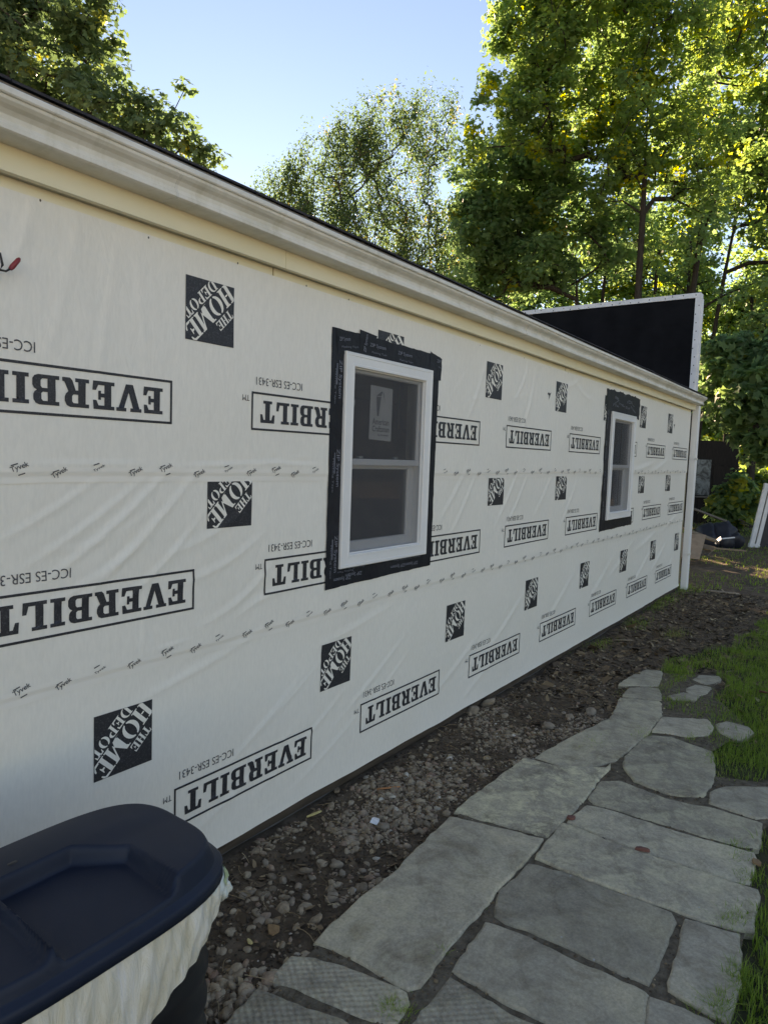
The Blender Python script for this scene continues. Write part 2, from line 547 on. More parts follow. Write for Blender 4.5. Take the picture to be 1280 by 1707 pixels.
    c = ramp(nt, noise(nt, v, 2.2, 7, 0.65, 1.5), [(0.25, (0.55, 0.46, 0.30)), (0.42, (0.66, 0.60, 0.46)), (0.58, (0.73, 0.69, 0.59)), (0.75, (0.74, 0.73, 0.74))])
    nt.links.new(c, b.inputs['Base Color'])
    b.inputs['Roughness'].default_value = 0.32
    b.inputs['Subsurface Weight'].default_value = 0.0
    bump(nt, b, noise(nt, coord(nt, (10, 10, 3.0)), 3, 6, 0.6, 1.5), 0.6, 0.015)
    simple('bag_edge', (0.60, 0.66, 0.58), (0.76, 0.77, 0.74), 7, 0.35, 0.2, 20, 0.004)
    simple('bag_green', (0.46, 0.56, 0.26), (0.56, 0.64, 0.40), 7, 0.35, 0.1)
    # litter things
    simple('paper_white', (0.70, 0.71, 0.72), (0.82, 0.82, 0.82), 30, 0.4, 0.1)
    simple('wood_orange', (0.42, 0.16, 0.06), (0.55, 0.24, 0.10), 30, 0.7, 0.3)
    simple('wood_yellow', (0.55, 0.42, 0.16), (0.66, 0.54, 0.24), 30, 0.7, 0.3)
    simple('wood_red', (0.40, 0.10, 0.06), (0.5, 0.15, 0.08), 30, 0.7, 0.3)
    simple('brick_chip', (0.17, 0.065, 0.048), (0.24, 0.10, 0.075), 40, 0.9, 0.5)
    simple('dead_leaf', (0.20, 0.11, 0.05), (0.34, 0.20, 0.09), 40, 0.8, 0.2)
    simple('plank', (0.17, 0.12, 0.075), (0.30, 0.22, 0.145), 10, 0.85, 0.3, 40, 0.004, 0.3, (1, 6, 6))
    simple('plank_grey', (0.10, 0.095, 0.085), (0.17, 0.16, 0.145), 10, 0.85, 0.3, 40, 0.004, 0.3, (1, 6, 6))
    simple('plywood', (0.26, 0.19, 0.13), (0.36, 0.28, 0.20), 8, 0.85, 0.2)
    simple('shed_wood', (0.012, 0.010, 0.009), (0.026, 0.021, 0.018), 8, 0.9, 0.4, 30, 0.006, 0.3, (4, 4, 0.5))
    m, nt, b = new_mat('mottled')
    v = coord(nt)
    c = ramp(nt, noise(nt, v, 3.2, 5, 0.6, 2.2), [(0.42, (0.015, 0.02, 0.022)), (0.60, (0.12, 0.15, 0.155))])  # mottling stands for sky and trees reflected in the shed window
    nt.links.new(c, b.inputs['Base Color']); b.inputs['Roughness'].default_value = 0.5
    simple('tarp_navy', (0.008, 0.010, 0.018), (0.016, 0.018, 0.028), 5, 0.5, 0.3, 10, 0.01)
    simple('rubber_black', (0.012, 0.012, 0.012), (0.02, 0.02, 0.02), 10, 0.5, 0.0)
    simple('wire_red', (0.22, 0.02, 0.025), (0.28, 0.03, 0.035), 10, 0.4, 0.0)
    simple('wire_white', (0.65, 0.65, 0.62), (0.7, 0.7, 0.66), 10, 0.4, 0.0)


def leafy(nt, b, col, tl, rough):
    """diffuse leaf with light coming through it"""
    out = [n for n in nt.nodes if n.type == 'OUTPUT_MATERIAL'][0]
    nt.links.new(col, b.inputs['Base Color'])
    b.inputs['Roughness'].default_value = rough
    b.inputs['Specular IOR Level'].default_value = 0.3
    t = nt.nodes.new('ShaderNodeBsdfTranslucent')
    hs = nt.nodes.new('ShaderNodeHueSaturation')
    hs.inputs['Hue'].default_value = 0.497
    hs.inputs['Saturation'].default_value = 1.1
    hs.inputs['Value'].default_value = 2.9
    nt.links.new(col, hs.inputs['Color'])
    nt.links.new(hs.outputs[0], t.inputs[0])
    mx = nt.nodes.new('ShaderNodeMixShader')
    mx.inputs[0].default_value = tl
    nt.links.new(b.outputs[0], mx.inputs[1]); nt.links.new(t.outputs[0], mx.inputs[2])
    nt.links.new(mx.outputs[0], out.inputs[0])


make_materials()
M = MATS

# ================================================================== GROUND
SLABS_PX = [
    ('slab', [(749, 1362), (830, 1381), (906, 1400), (880, 1430), (855, 1458), (830, 1481), (800, 1522), (783, 1537), (742, 1587), (700, 1645), (680, 1650), (620, 1615), (575, 1590), (523, 1570), (545, 1547), (589, 1506), (651, 1459), (701, 1409)], 0.25),
    ('slab', [(758, 1351), (815, 1308), (876, 1264), (915, 1275), (962, 1288), (1000, 1288), (1020, 1273), (998, 1296), (972, 1332), (941, 1363), (911, 1394), (830, 1372)], 1.0),
    ('slab', [(892, 1262), (960, 1225), (1018, 1197), (1028, 1180), (1035, 1163), (1100, 1170), (1102, 1192), (1080, 1220), (1047, 1250), (1022, 1268), (964, 1283), (918, 1270)], 0.5),
    ('slab', [(1105, 1196), (1180, 1200), (1188, 1213), (1178, 1225), (1145, 1227), (1110, 1221), (1086, 1219)], 0.2),
    ('slab', [(1043, 1261), (1080, 1226), (1120, 1228), (1150, 1240), (1186, 1252), (1190, 1280), (1188, 1302), (1170, 1327), (1115, 1323), (1057, 1301), (1041, 1277)], 0.7),
    ('slab', [(1182, 1337), (1186, 1320), (1210, 1311), (1280, 1312), (1330, 1325), (1340, 1350), (1280, 1362), (1258, 1363), (1222, 1351)], 0.3),
    ('slab', [(982, 1331), (1003, 1302), (1034, 1302), (1060, 1312), (1115, 1332), (1155, 1341), (1185, 1345), (1220, 1356), (1262, 1368), (1270, 1372), (1262, 1410), (1235, 1410), (1182, 1395), (1115, 1375), (1070, 1362), (1027, 1348), (988, 1338)], 0.8),
    ('slab', [(980, 1342), (1027, 1353), (1070, 1367), (1130, 1386), (1185, 1401), (1238, 1416), (1258, 1421), (1246, 1473), (1235, 1470), (1190, 1456), (1140, 1440), (1070, 1418), (992, 1388), (946, 1369)], 0.5),
    ('slab', [(940, 1372), (985, 1391), (1068, 1422), (1138, 1445), (1235, 1476), (1264, 1485), (1252, 1553), (1225, 1548), (1172, 1534), (1125, 1516), (1080, 1501), (1010, 1476), (950, 1453), (893, 1429), (915, 1400)], 0.6),
    ('slab', [(882, 1438), (950, 1456), (1010, 1479), (1065, 1499), (1120, 1521), (1127, 1536), (1115, 1561), (1100, 1601), (1088, 1626), (1079, 1641), (1020, 1614), (960, 1584), (920, 1567), (880, 1549), (842, 1538), (824, 1526), (833, 1481), (865, 1456)], 0.2),
    ('slab', [(1142, 1531), (1200, 1548), (1234, 1558), (1234, 1640), (1214, 1704), (1185, 1694), (1140, 1668), (1114, 1650), (1118, 1626), (1132, 1581), (1135, 1556)], 0.1),
    ('slab', [(810, 1537), (840, 1547), (880, 1562), (920, 1582), (960, 1602), (1020, 1627), (1075, 1653), (1082, 1659), (1074, 1711), (1065, 1765), (1020, 1760), (930, 1711), (855, 1678), (754, 1617)], 0.15),
    ('slab', [(1086, 1662), (1120, 1677), (1180, 1702), (1195, 1715), (1180, 1765), (1071, 1765), (1079, 1711)], 0.1),
    ('slab_ribbed', [(750, 1627), (850, 1690), (890, 1707), (950, 1738), (890, 1800), (640, 1790), (683, 1709)], 0.3),
    ('slab_ribbed', [(445, 1631), (486, 1591), (526, 1595), (570, 1608), (620, 1627), (664, 1644), (678, 1653), (682, 1672), (660, 1708), (620, 1700), (582, 1686), (539, 1667), (495, 1647)], 0.3),
    ('slab_ribbed', [(360, 1722), (428, 1647), (464, 1659), (495, 1672), (545, 1689), (570, 1697), (600, 1720), (560, 1790), (340, 1790)], 0.3),
    ('slab', [(1030, 1141), (1060, 1123), (1078, 1116), (1103, 1119), (1101, 1132), (1095, 1143), (1075, 1143)], 0.3),
    ('slab', [(1037, 1160), (1050, 1147), (1075, 1146), (1098, 1148), (1101, 1167), (1070, 1164)], 0.3),
    ('slab', [(1155, 1132), (1168, 1125), (1200, 1127), (1200, 1135), (1175, 1140)], 0.2),
    ('slab', [(1145, 1147), (1160, 1141), (1185, 1145), (1178, 1155), (1160, 1160), (1145, 1152)], 0.2),
    ('slab', [(1115, 1160), (1140, 1155), (1165, 1162), (1155, 1168), (1120, 1165)], 0.2),
    ('slab', [(1195, 1207), (1212, 1202), (1248, 1212), (1255, 1220), (1242, 1230), (1225, 1232), (1200, 1220)], 0.2),
]
SLAB_Z = GZ + 0.03
SLABS = [(k, [gpt(px, py, SLAB_Z) for px, py in poly], li) for k, poly, li in SLABS_PX]
PATH_POLY = [gpt(px, py) for px, py in [(420, 1790), (470, 1640), (545, 1572), (772, 1358), (900, 1266), (1032, 1192), (1045, 1150), (1075, 1125), (1195, 1130), (1190, 1165), (1240, 1210),
                                        (1235, 1228), (1185, 1260), (1190, 1300), (1340, 1320), (1330, 1352), (1255, 1400), (1250, 1525), (1225, 1630), (1190, 1790)]]
GRASS_POLY = [gpt(px, py) for px, py in [(1290, 1025), (1240, 1068), (1200, 1084), (1150, 1092), (1115, 1104), (1105, 1130), (1112, 1150), (1145, 1135), (1150, 1118),
                                         (1210, 1118), (1212, 1145), (1180, 1165), (1110, 1170), (1108, 1190), (1180, 1198), (1185, 1240), (1170, 1258), (1182, 1285),
                                         (1200, 1305), (1290, 1306)]] + [(3.6, -2.6)] + \
             [gpt(px, py) for px, py in [(1300, 1370), (1262, 1400), (1258, 1430), (1240, 1470), (1268, 1500), (1255, 1532), (1212, 1535), (1235, 1580), (1235, 1635), (1212, 1690), (1190, 1720)]] + \
             [(0.9, -2.5), (-3, -3), (-3, -12), (14, -12), (14, -3.2), (10.2, -2.6)]


def slab_mask(x, y, skip=()):
    m = np.zeros(np.shape(x), bool)
    for i, (k, poly, li) in enumerate(SLABS):
        if i not in skip:
            m |= in_poly(x, y, poly)
    return m


def ground_z(x, y):
    near = np.clip((10 - np.abs(np.asarray(x) - 5)) / 4, 0, 1)
    h = (fnoise(x, y, 3, 1.6, 4) - 0.5) * 0.05 * near
    p = in_poly(np.asarray(x, float), np.asarray(y, float), PATH_POLY)
    h = np.where(p, np.minimum(h * 0.3, 0.0), h)
    far = np.clip((np.asarray(x) - 14) / 30, 0, 1)
    return GZ + h + far * 0.3


def build_ground():
    xs = np.concatenate([[-900, -300, -100, -40, -15, -6], np.arange(-3, 13, 0.05), np.arange(13, 30, 0.5), [34, 40, 60, 100, 300, 900]])
    ys = np.concatenate([[-900, -300, -100, -40, -15, -8, -6.2, -5.8], np.arange(-5, 0.3, 0.05), np.arange(0.5, 20, 1.0), [24, 30, 45, 80, 200, 900]])
    X, Y = np.meshgrid(xs, ys, indexing='ij')
    Z = ground_z(X, Y)
    g = in_poly(X, Y, GRASS_POLY).astype(float) * np.clip(0.55 + 0.9 * (fnoise(X, Y, 21, 1.2, 3) - 0.35), 0, 1)
    far = ((X > 12.5) | (Y > 0.5) | (Y < -5)).astype(float) * np.clip(2.2 * (fnoise(X, Y, 8, 0.5, 3) - 0.35), 0, 0.8)
    g = np.maximum(g, far)
    V = np.stack([X, Y, Z], -1).reshape(-1, 3)
    nx, ny = len(xs), len(ys)
    i, j = np.meshgrid(np.arange(nx - 1), np.arange(ny - 1), indexing='ij')
    a = (i * ny + j).ravel()
    F = np.stack([a, a + ny, a + ny + 1, a + 1], 1)
    o = np_mesh('ground', V, F, M['soil'], None, True, {'grass': g.ravel(), 'bounce_ground': ((Y < -6) & (X > -45) & (X < 10.5) & (Y > -45)).astype(float).ravel()})
    tag(o, 'dark bare soil and thin turf running from the wall to the trees', 'ground', kind='structure')


build_ground()


def build_path():
    # packed soil between the slabs
    P = PATH_POLY
    V = [(x, y, GZ + 0.021) for x, y in P]
    path = mesh('path', V, [tuple(range(len(V)))], M['joint_soil'])
    tag(path, 'flagstone path of grey slabs beside the gravel strip', 'path', kind='structure')
    rnd = random.Random(4)
    for si, (kind, poly, lich) in enumerate(SLABS):
        wide = si in (0, 9, 10, 11, 13, 14, 15)
        # ragged outline
        out = []
        n = len(poly)
        area = sum(poly[i][0] * poly[(i + 1) % n][1] - poly[(i + 1) % n][0] * poly[i][1] for i in range(n))
        if area < 0:
            poly = poly[::-1]
        for i in range(n):
            a = Vector(poly[i]).to_3d(); b = Vector(poly[(i + 1) % n]).to_3d()
            L = (b - a).length
            k = max(1, int(L / 0.035))
            nrm = Vector((-(b - a).y, (b - a).x, 0)).normalized()
            for s in range(k):
                p = a + (b - a) * (s / k)
                out.append(p - nrm * (.010 if not wide else .004) + nrm * rnd.uniform(-0.006, 0.005) * (0.4 if s == 0 else 1))
        c = sum(out, Vector()) / len(out)
        tilt = (rnd.uniform(-0.008, 0.008), rnd.uniform(-0.008, 0.008))
        dz = rnd.uniform(-0.004, 0.004)

        def top(p, d=0.0):
            q = p - c
            return (q.x, q.y, tilt[0] * q.x + tilt[1] * q.y + dz + d)
        ins1, ins2 = [], []
        m = len(out)
        for i in range(m):
            t = (out[(i + 1) % m] - out[i - 1])
            nn = Vector((-t.y, t.x, 0)).normalized()
            ins1.append(out[i] + nn * 0.004)
            ins2.append(out[i] + nn * (0.010 + rnd.uniform(0, 0.004)))
        bm = bmesh.new()
        r0 = [bm.verts.new(top(p, -0.05)) for p in out]
        r1 = [bm.verts.new(top(p, -0.009)) for p in out]
        r2 = [bm.verts.new(top(p, -0.003)) for p in ins1]
        r3 = [bm.verts.new(top(p, rnd.uniform(-0.001, 0.001))) for p in ins2]
        for ra, rb in ((r0, r1), (r1, r2), (r2, r3)):
            for i in range(m):
                bm.faces.new((ra[i], ra[(i + 1) % m], rb[(i + 1) % m], rb[i]))
        f = bm.faces.new(r3)
        bmesh.ops.triangulate(bm, faces=[f])
        lay = None
        me_o = bm_obj('paving_slab', bm, M[kind], path, False)
        at = me_o.data.attributes.new('lichen', 'FLOAT', 'POINT')
        at.data.foreach_set('value', np.full(len(me_o.data.vertices), lich, np.float32))
        me_o.location = (c.x, c.y, SLAB_Z)
        # flat-shade the top so the big face stays level
    return path


PATH = build_path()

# ================================================================== HOUSE
HOUSE = empty('house', (4, 0, GZ))
HOUSE.matrix_world = Matrix.Translation((4, 0, GZ))
tag(HOUSE, 'single storey house with white printed wrap over its long wall and cream eave', 'house')
HOFF = Vector((-4, 0, -GZ))


def hp(o, parent=None):
    """hang a mesh made in world coordinates on the house or on one of its parts"""
    o.parent = parent or HOUSE
    if parent is None:
        o.location = HOFF
    return o


HX0, HX1, HY1 = -5.0, 11.0, 7.6
WIN1 = (2.816, 3.677, 0.975, 2.137)
WIN2 = (7.275, 8.136, 0.99, 2.15)
EAVE_Z = 2.684
RIDGE_Y, PITCH_R = 3.8, 0.34


def build_shell():
    bm = bmesh.new()
    # front wall sheathing with two openings, 12 cm thick
    xs = [HX0, WIN1[0] + .03, WIN1[1] - .03, WIN2[0] + .03, WIN2[1] - .03, HX1]
    zs = [-0.26, 0.995 + 0.015, 2.11, 2.60]
    for i in range(5):
        for k in range(3):
            if i in (1, 3) and k == 1:
                continue
            box_bm(bm, xs[i], xs[i + 1], 0.006, 0.12, zs[k], zs[k + 1])
    hp(bm_obj('wall', bm, M['sheathing']))
    # back and gable walls, floor and ceiling seen only as the dark room behind the panes
    hp(box('rear_wall', HX0, HX1, HY1 - 0.12, HY1, -0.26, 2.60, M['interior']))
    for x0, x1 in ((HX0, HX0 + .12), (HX1 - .12, HX1)):
        hp(box('gable_wall', x0, x1, 0.121, HY1 - .121, -0.26, 2.60, M['old_white'] if x1 == HX1 else M['interior']))
    hp(box('floor', HX0 + .121, HX1 - .121, 0.121, HY1 - .121, 0.02, 0.10, M['interior']))
    hp(box('ceiling', HX0 + .121, HX1 - .121, 0.121, HY1 - .121, 2.52, 2.58, M['interior']))
    hp(box('partition', HX0 + .13, HX1 - .13, 4.6, 4.7, 0.101, 2.519, M['interior']))
    hp(box('foundation', HX0, HX1, 0.02, HY1 - .02, GZ - 0.2, -0.262, M['concrete_dark']))
    # weathered sill board showing below the wrap
    o = hp(box('sill_board', HX0, HX1 - 0.02, -0.0015, 0.005, -0.285, -0.205, M['sill_wood'], None, 0.002))
    # roof slopes
    over = -0.135
    zr = EAVE_Z + (RIDGE_Y - over) * PITCH_R
    xa, xb = HX0 - 0.25, HX1 + 0.06
    roof = hp(mesh('roof', [(xa, over + .02, EAVE_Z - .012), (xb, over + .02, EAVE_Z - .012), (xb, RIDGE_Y, zr - .012), (xa, RIDGE_Y, zr - .012),
                            (xa, 2 * RIDGE_Y - over, EAVE_Z), (xb, 2 * RIDGE_Y - over, EAVE_Z),
                            (xa, over + .02, EAVE_Z - .05), (xb, over + .02, EAVE_Z - .05), (xb, RIDGE_Y, zr - .10), (xa, RIDGE_Y, zr - .10),
                            (xa, 2 * RIDGE_Y - over, EAVE_Z - .05), (xb, 2 * RIDGE_Y - over, EAVE_Z - .05)],
                   [(0, 1, 2, 3), (3, 2, 5, 4), (7, 6, 9, 8), (8, 9, 10, 11), (0, 6, 7, 1), (4, 5, 11, 10), (1, 7, 8, 2), (2, 8, 11, 5), (0, 3, 9, 6), (3, 4, 10, 9)], M['shingle']))
    # gable triangles
    for x in (HX0 + .02, HX1 - .02):
        hp(mesh('gable', [(x, 0.1, 2.56), (x, HY1 - .1, 2.56), (x, RIDGE_Y, zr - .14)], [(0, 1, 2)], M['old_white']))
    # shingle tabs along the eave: the courses that show above the gutter
    rnd = random.Random(9)
    x = xa
    V, F = [], []
    tab_me = None
    while x < xb:
        w = 0.33 + rnd.uniform(-.02, .02)
        y0 = over - rnd.uniform(0, .008)
        z0 = EAVE_Z + rnd.uniform(0, .003)
        o = mesh('shingle', [(x + .003, y0, z0), (x + w - .003, y0, z0), (x + w - .003, y0 + .26, z0 + .26 * PITCH_R + .004), (x + .003, y0 + .26, z0 + .26 * PITCH_R + .004),
                             (x + .003, y0, z0 - .009), (x + w - .003, y0, z0 - .009), (x + w - .003, y0 + .26, z0 + .26 * PITCH_R - .006), (x + .003, y0 + .26, z0 + .26 * PITCH_R - .006)],
                 [(0, 1, 2, 3), (4, 7, 6, 5), (0, 4, 5, 1), (1, 5, 6, 2), (2, 6, 7, 3), (3, 7, 4, 0)], M['shingle'])
        hp(o, roof)
        x += w
    # drip edge under the shingles
    o = extrude_profile('drip_edge', [(over + .012, 2.674), (over + .012, 2.617), (over + .004, 2.610), (over + .008, 2.610), (over + .018, 2.618), (over + .018, 2.674)], xa, xb, M['drip_edge'], roof, 20, False, .0015)
    # fascia in lengths, with butt joints
    for a, b in ((HX0 - .2, 2.315), (2.318, 6.03), (6.033, 9.63), (9.633, HX1 + .02)):
        hp(extrude_profile('fascia_board', [(-.070, 2.436), (-.070, 2.65), (-.045, 2.65), (-.045, 2.436)], a, b, M['cream_trim'], None, 6, False, .0012))
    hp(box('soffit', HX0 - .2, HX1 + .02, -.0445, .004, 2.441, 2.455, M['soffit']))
    hp(box('eave_blocking', HX0, HX1, -.044, .0055, 2.456, 2.600, M['sill_wood']))
    # frieze: thinner board under the soffit, in lengths, with ragged ends
    for a, b, z0 in ((HX0 - .1, 2.29, 2.379), (2.30, 5.93, 2.366), (5.94, 9.56, 2.372), (9.57, HX1 - .005, 2.40)):
        hp(extrude_profile('frieze_board', [(-.012, z0), (-.012, 2.438), (-.0155, 2.4395), (.0035, 2.4395), (.0035, z0)], a, b, M['cream_trim'], None, 8, False, .001))
    # nail heads in the frieze
    nail_me = None
    for i in range(26):
        x = -0.5 + i * 0.43 + rnd.uniform(-.1, .1)
        z = 2.395 + rnd.uniform(-.006, .012)
        nail((x, -.0165, z), .004, 'Y', HOUSE, HOFF)
    # corner: exposed edge of the sheathing
    hp(box('corner_board', HX1 - .035, HX1 + .012, -.014, .005, -0.2, 2.405, M['sheathing'], None, .003))


build_shell()


def build_gutter():
    g = hp(empty('gutter'))
    g.location = HOFF
    x0, x1 = HX0 - .22, HX1 + .04
    # K-style trough: back, bottom, bead, ogee face and rolled lip; open on top
    outer = [(-.0705, 2.598), (-.0705, 2.515), (-.171, 2.513), (-.178, 2.517), (-.178, 2.531), (-.173, 2.535), (-.169, 2.546), (-.172, 2.560),
             (-.183, 2.572), (-.197, 2.580), (-.206, 2.589), (-.208, 2.598), (-.215, 2.600), (-.218, 2.604), (-.218, 2.619), (-.214, 2.623), (-.196, 2.623)]
    inner = [(y + .0022 if y < -.1 else y - .0015, z + (.0022 if z < 2.55 else -.0006)) for y, z in reversed(outer)]
    inner[0] = (-.196, 2.6205)
    prof = outer + inner
    body = extrude_profile('trough', prof, x0, x1, M['gutter'], g, 60, False, .0016)
    # the lip, cleaner metal than the face below it
    for sx in (1.63, 4.72, 7.9, 10.2):
        extrude_profile('seam_strap', [(-.0715, 2.5145), (-.171, 2.5115), (-.1795, 2.516), (-.1795, 2.531), (-.1745, 2.535), (-.1705, 2.546), (-.1735, 2.560), (-.1845, 2.572),
                                       (-.1985, 2.580), (-.2075, 2.588), (-.2065, 2.590), (-.197, 2.582), (-.183, 2.574), (-.172, 2.562), (-.169, 2.546), (-.172, 2.534),
                                       (-.177, 2.530), (-.177, 2.5185), (-.170, 2.5148), (-.0715, 2.5170)], sx, sx + .012, M['gutter_white'], g)
    bm = bmesh.new()
    vs = [bm.verts.new((x1 + .001, y, z)) for y, z in outer + [(-.09, 2.61)]]
    bm.faces.new(vs)
    r = bmesh.ops.extrude_face_region(bm, geom=list(bm.faces))
    for v in r['geom']:
        if isinstance(v, bmesh.types.BMVert): v.co.x += .004
    bm_obj('end_cap', bm, M['gutter'], g)
    # hangers: spikes through the lip
    for i in range(9):
        x = -.3 + i * 1.35
        box('hanger', x, x + .025, -.198, -.08, 2.6245, 2.629, M['drip_edge'], g)
    # downspout just past the corner
    d = hp(empty('downspout'))
    d.location = HOFF
    pr = []
    w = .125
    bm = bmesh.new()
    prof = []
    for k in range(9):               # ribbed front and side
        t = k / 8
        prof.append((HX1 + .07 + w * t, -.105 - (.004 if k % 2 else 0)))
    for k in range(9):
        t = k / 8
        prof.append((HX1 + .07 + w + (.004 if k % 2 else 0), -.105 + .085 * t))
    prof += [(HX1 + .07, -.02)]
    rings = []
    for z in np.linspace(GZ + .0, 2.512, 12):
        rings.append([bm.verts.new((x, y, z)) for x, y in prof])
    for a, b in zip(rings[:-1], rings[1:]):
        for i in range(len(prof)):
            bm.faces.new((a[i], a[(i + 1) % len(prof)], b[(i + 1) % len(prof)], b[i]))
    bm.faces.new(rings[0]); bm.faces.new(rings[-1])
    bm_obj('pipe', bm, M['vinyl'], d)
    for z in (0.25, 1.7):
        box('strap', HX1 - .0, HX1 + .198, -.1125, -.1095, z, z + .03, M['gutter_white'], d)


build_gutter()

# ------------------------------------------------------------------ the wrap: three overlapping courses
def seam1(u): return 1.478 + 0.006 * np.sin(np.asarray(u) * 1.3) + 0.002 * np.asarray(u)
def seam2(u): return 0.705 + 0.075 * (1 - np.exp(-np.clip(np.asarray(u) - 0.5, 0, None) / 3.0)) + 0.004 * np.sin(np.asarray(u) * 2.1)


def make_folds():
    F = []
    rnd = random.Random(23)

    def fold(u, z, ang, L, s, a, k=0.0):
        F.append((u, z, math.cos(R(ang)), math.sin(R(ang)), L, s, a, k))
    # the clear diagonal pulls of the photograph
    for u, z, ang, L, s, a, k in [
        (1.50, 1.30, 38, .42, .016, .0075, .25), (1.62, 1.24, 42, .46, .017, .0080, .2), (1.38, 1.30, 33, .34, .014, .006, .2), (1.72, 1.13, 40, .34, .014, .006, .3),
        (1.45, 1.12, 28, .32, .016, .005, .2), (1.95, 1.22, 22, .30, .020, .0055, .4), (2.02, 1.08, 20, .36, .020, .006, .5), (2.15, .92, 30, .34, .018, .006, .6), (2.30, .90, 12, .25, .020, .006, -.5),
        (1.62, .86, 88, .16, .010, .004, 0), (1.75, .775, 3, .14, .008, .004, 0), (1.25, 1.36, 30, .3, .014, .005, .2),
        (1.15, 2.25, 70, .25, .022, .005, .5), (1.30, 2.15, 78, .35, .025, .0045, .2), (1.45, 2.05, 82, .4, .02, .004, 0), (1.6, 2.1, 96, .3, .02, .003, 0),
        (2.05, 1.53, 2, .35, .010, .006, 0), (2.45, 1.535, -2, .25, .010, .006, .1), (1.4, 1.525, 1, .3, .010, .005, 0),
        (2.35, .30, 32, .40, .016, .0055, .1), (2.5, .36, 30, .35, .013, .0045, .1), (2.20, .02, 24, .45, .016, .005, .2), (2.62, .10, 28, .5, .014, .005, .1), (3.2, .28, 30, .5, .016, .005, .1),
        (3.35, .22, 32, .4, .012, .004, .1), (2.8, -.03, 24, .4, .016, .004, .1), (1.9, .64, 14, .5, .02, .005, .1), (3.0, .62, 10, .5, .02, .005, .1),
        (4.05, 1.35, 46, .3, .02, .006, .2), (4.2, 1.28, 52, .35, .018, .006, .2), (4.9, 1.32, 50, .35, .02, .007, .2), (5.05, 1.25, 48, .4, .018, .006, .2), (5.6, 1.3, 46, .35, .02, .006, .2),
        (6.2, 1.2, 50, .4, .02, .006, .1), (4.3, 2.05, 60, .35, .02, .006, .3), (5.2, 2.05, 66, .4, .022, .007, .4), (5.05, 2.2, 55, .25, .018, .006, .6), (6.1, 2.3, 15, .4, .02, .006, .6),
        (6.4, 2.25, -15, .4, .02, .006, .5), (8.6, 1.56, 6, .6, .03, .01, .1), (9.4, 1.58, 12, .5, .03, .01, .2), (9.0, .62, 10, .6, .03, .009, .1), (8.0, .5, 22, .6, .03, .008, .1),
        (7.3, .35, 28, .6, .03, .008, .1), (6.1, .3, 30, .6, .025, .008, .1), (5.0, .3, 30, .5, .022, .007, .1), (8.9, .3, 25, .6, .03, .009, .1), (9.7, .35, 24, .5, .03, .010, .1), (10.3, .12, 40, .35, .03, .011, .2),
        (10.2, .8, 15, .5, .03, .010, .1), (4.2, .12, 26, .5, .02, .006, .1), (4.7, .0, 22, .5, .02, .006, .1)]:
        fold(u, z, ang, L, s, a, k)
    for i in range(240):
        u = rnd.uniform(-1.0, 10.8)
        z = rnd.uniform(-.2, 2.35)
        ang = rnd.choice([rnd.gauss(35, 12), rnd.gauss(50, 18), rnd.gauss(85, 10), rnd.gauss(10, 8)])
        fold(u, z, ang, rnd.uniform(.10, .40), rnd.uniform(.008, .015), rnd.uniform(.0008, .0024), rnd.uniform(-.5, .8))
    return F


FOLDS = make_folds()


def wrap_h(u, z):
    """how far the sheet stands off the wall"""
    u = np.asarray(u, float); z = np.asarray(z, float)
    shp = u.shape
    u = u.ravel(); z = z.ravel()
    h = (fnoise(u, z, 5, 1.1, 2)) * 0.010 + (fnoise(u, z, 9, 5.0, 2) - .5) * 0.0022
    for fu, fz, c, s, L, sg, a, k in FOLDS:
        m = (np.abs(u - fu) < L + .1) & (np.abs(z - fz) < L + .1)
        if not m.any(): continue
        du = u[m] - fu; dz = z[m] - fz
        t = (du * c + dz * s) / L
        n = (-du * s + dz * c) - k * L * 0.35 * t * t
        w = np.clip(1 - t * t, 0, 1) ** 1.3
        q = n / sg
        h[m] += .80 * a * w * (np.exp(-np.abs(q * 1.15) ** 1.35) - 0.3 * np.exp(-((q - 1.8) ** 2)))
    # the loose bottom hem flares a little
    h += 0.008 * np.exp(-np.clip(z + .23, 0, None) / .05) * (0.4 + fnoise(u, z * 0, 33, 2.5, 2))
    return np.clip(h, 0.0, None).reshape(shp)


OFFS = (0.0115, 0.0075, 0.0035)             # top course lies over the one below


def course(name, label, zlo, zhi, off):
    V, F = [], []
    for (ua, ub, du, dz) in ((-5.0, 0.3, .08, .05), (0.3, 5.2, .0105, .0105), (5.2, 11.0, .018, .0165)):
        us = np.linspace(ua, ub, int(round((ub - ua) / du)) + 1)
        nz = int(round(0.9 / dz)) + 1
        T = np.linspace(0, 1, nz)
        U = np.repeat(us[:, None], nz, 1)
        lo = zlo(us)[:, None]; hi = zhi(us)[:, None]
        Z = lo + (hi - lo) * T[None, :]
        H = wrap_h(U, Z) + off
        P = np.stack([U, -H, Z], -1).reshape(-1, 3)
        i, j = np.meshgrid(np.arange(len(us) - 1), np.arange(nz - 1), indexing='ij')
        a = (i * nz + j).ravel()
        f = np.stack([a, a + nz, a + nz + 1, a + 1], 1)
        cu = P[f][:, :, 0].mean(1); cz = P[f][:, :, 2].mean(1)
        keep = np.ones(len(f), bool)
        for w in (WIN1, WIN2):
            keep &= ~((cu > w[0] + .03) & (cu < w[1] - .03) & (cz > w[2] + .03) & (cz < w[3] - .03))
        F.append(f[keep] + sum(len(v) for v in V))
        V.append(P)
    o = np_mesh(name, np.concatenate(V), np.concatenate(F), M['wrap'], None, True)
    hp(o)
    o['label'] = label
    return o


def hem(u): return -0.232 + 0.010 * (fnoise(u, np.zeros_like(u), 41, 3.0, 3) - .5) + 0.004 * np.clip(np.asarray(u) - 8, 0, 3)


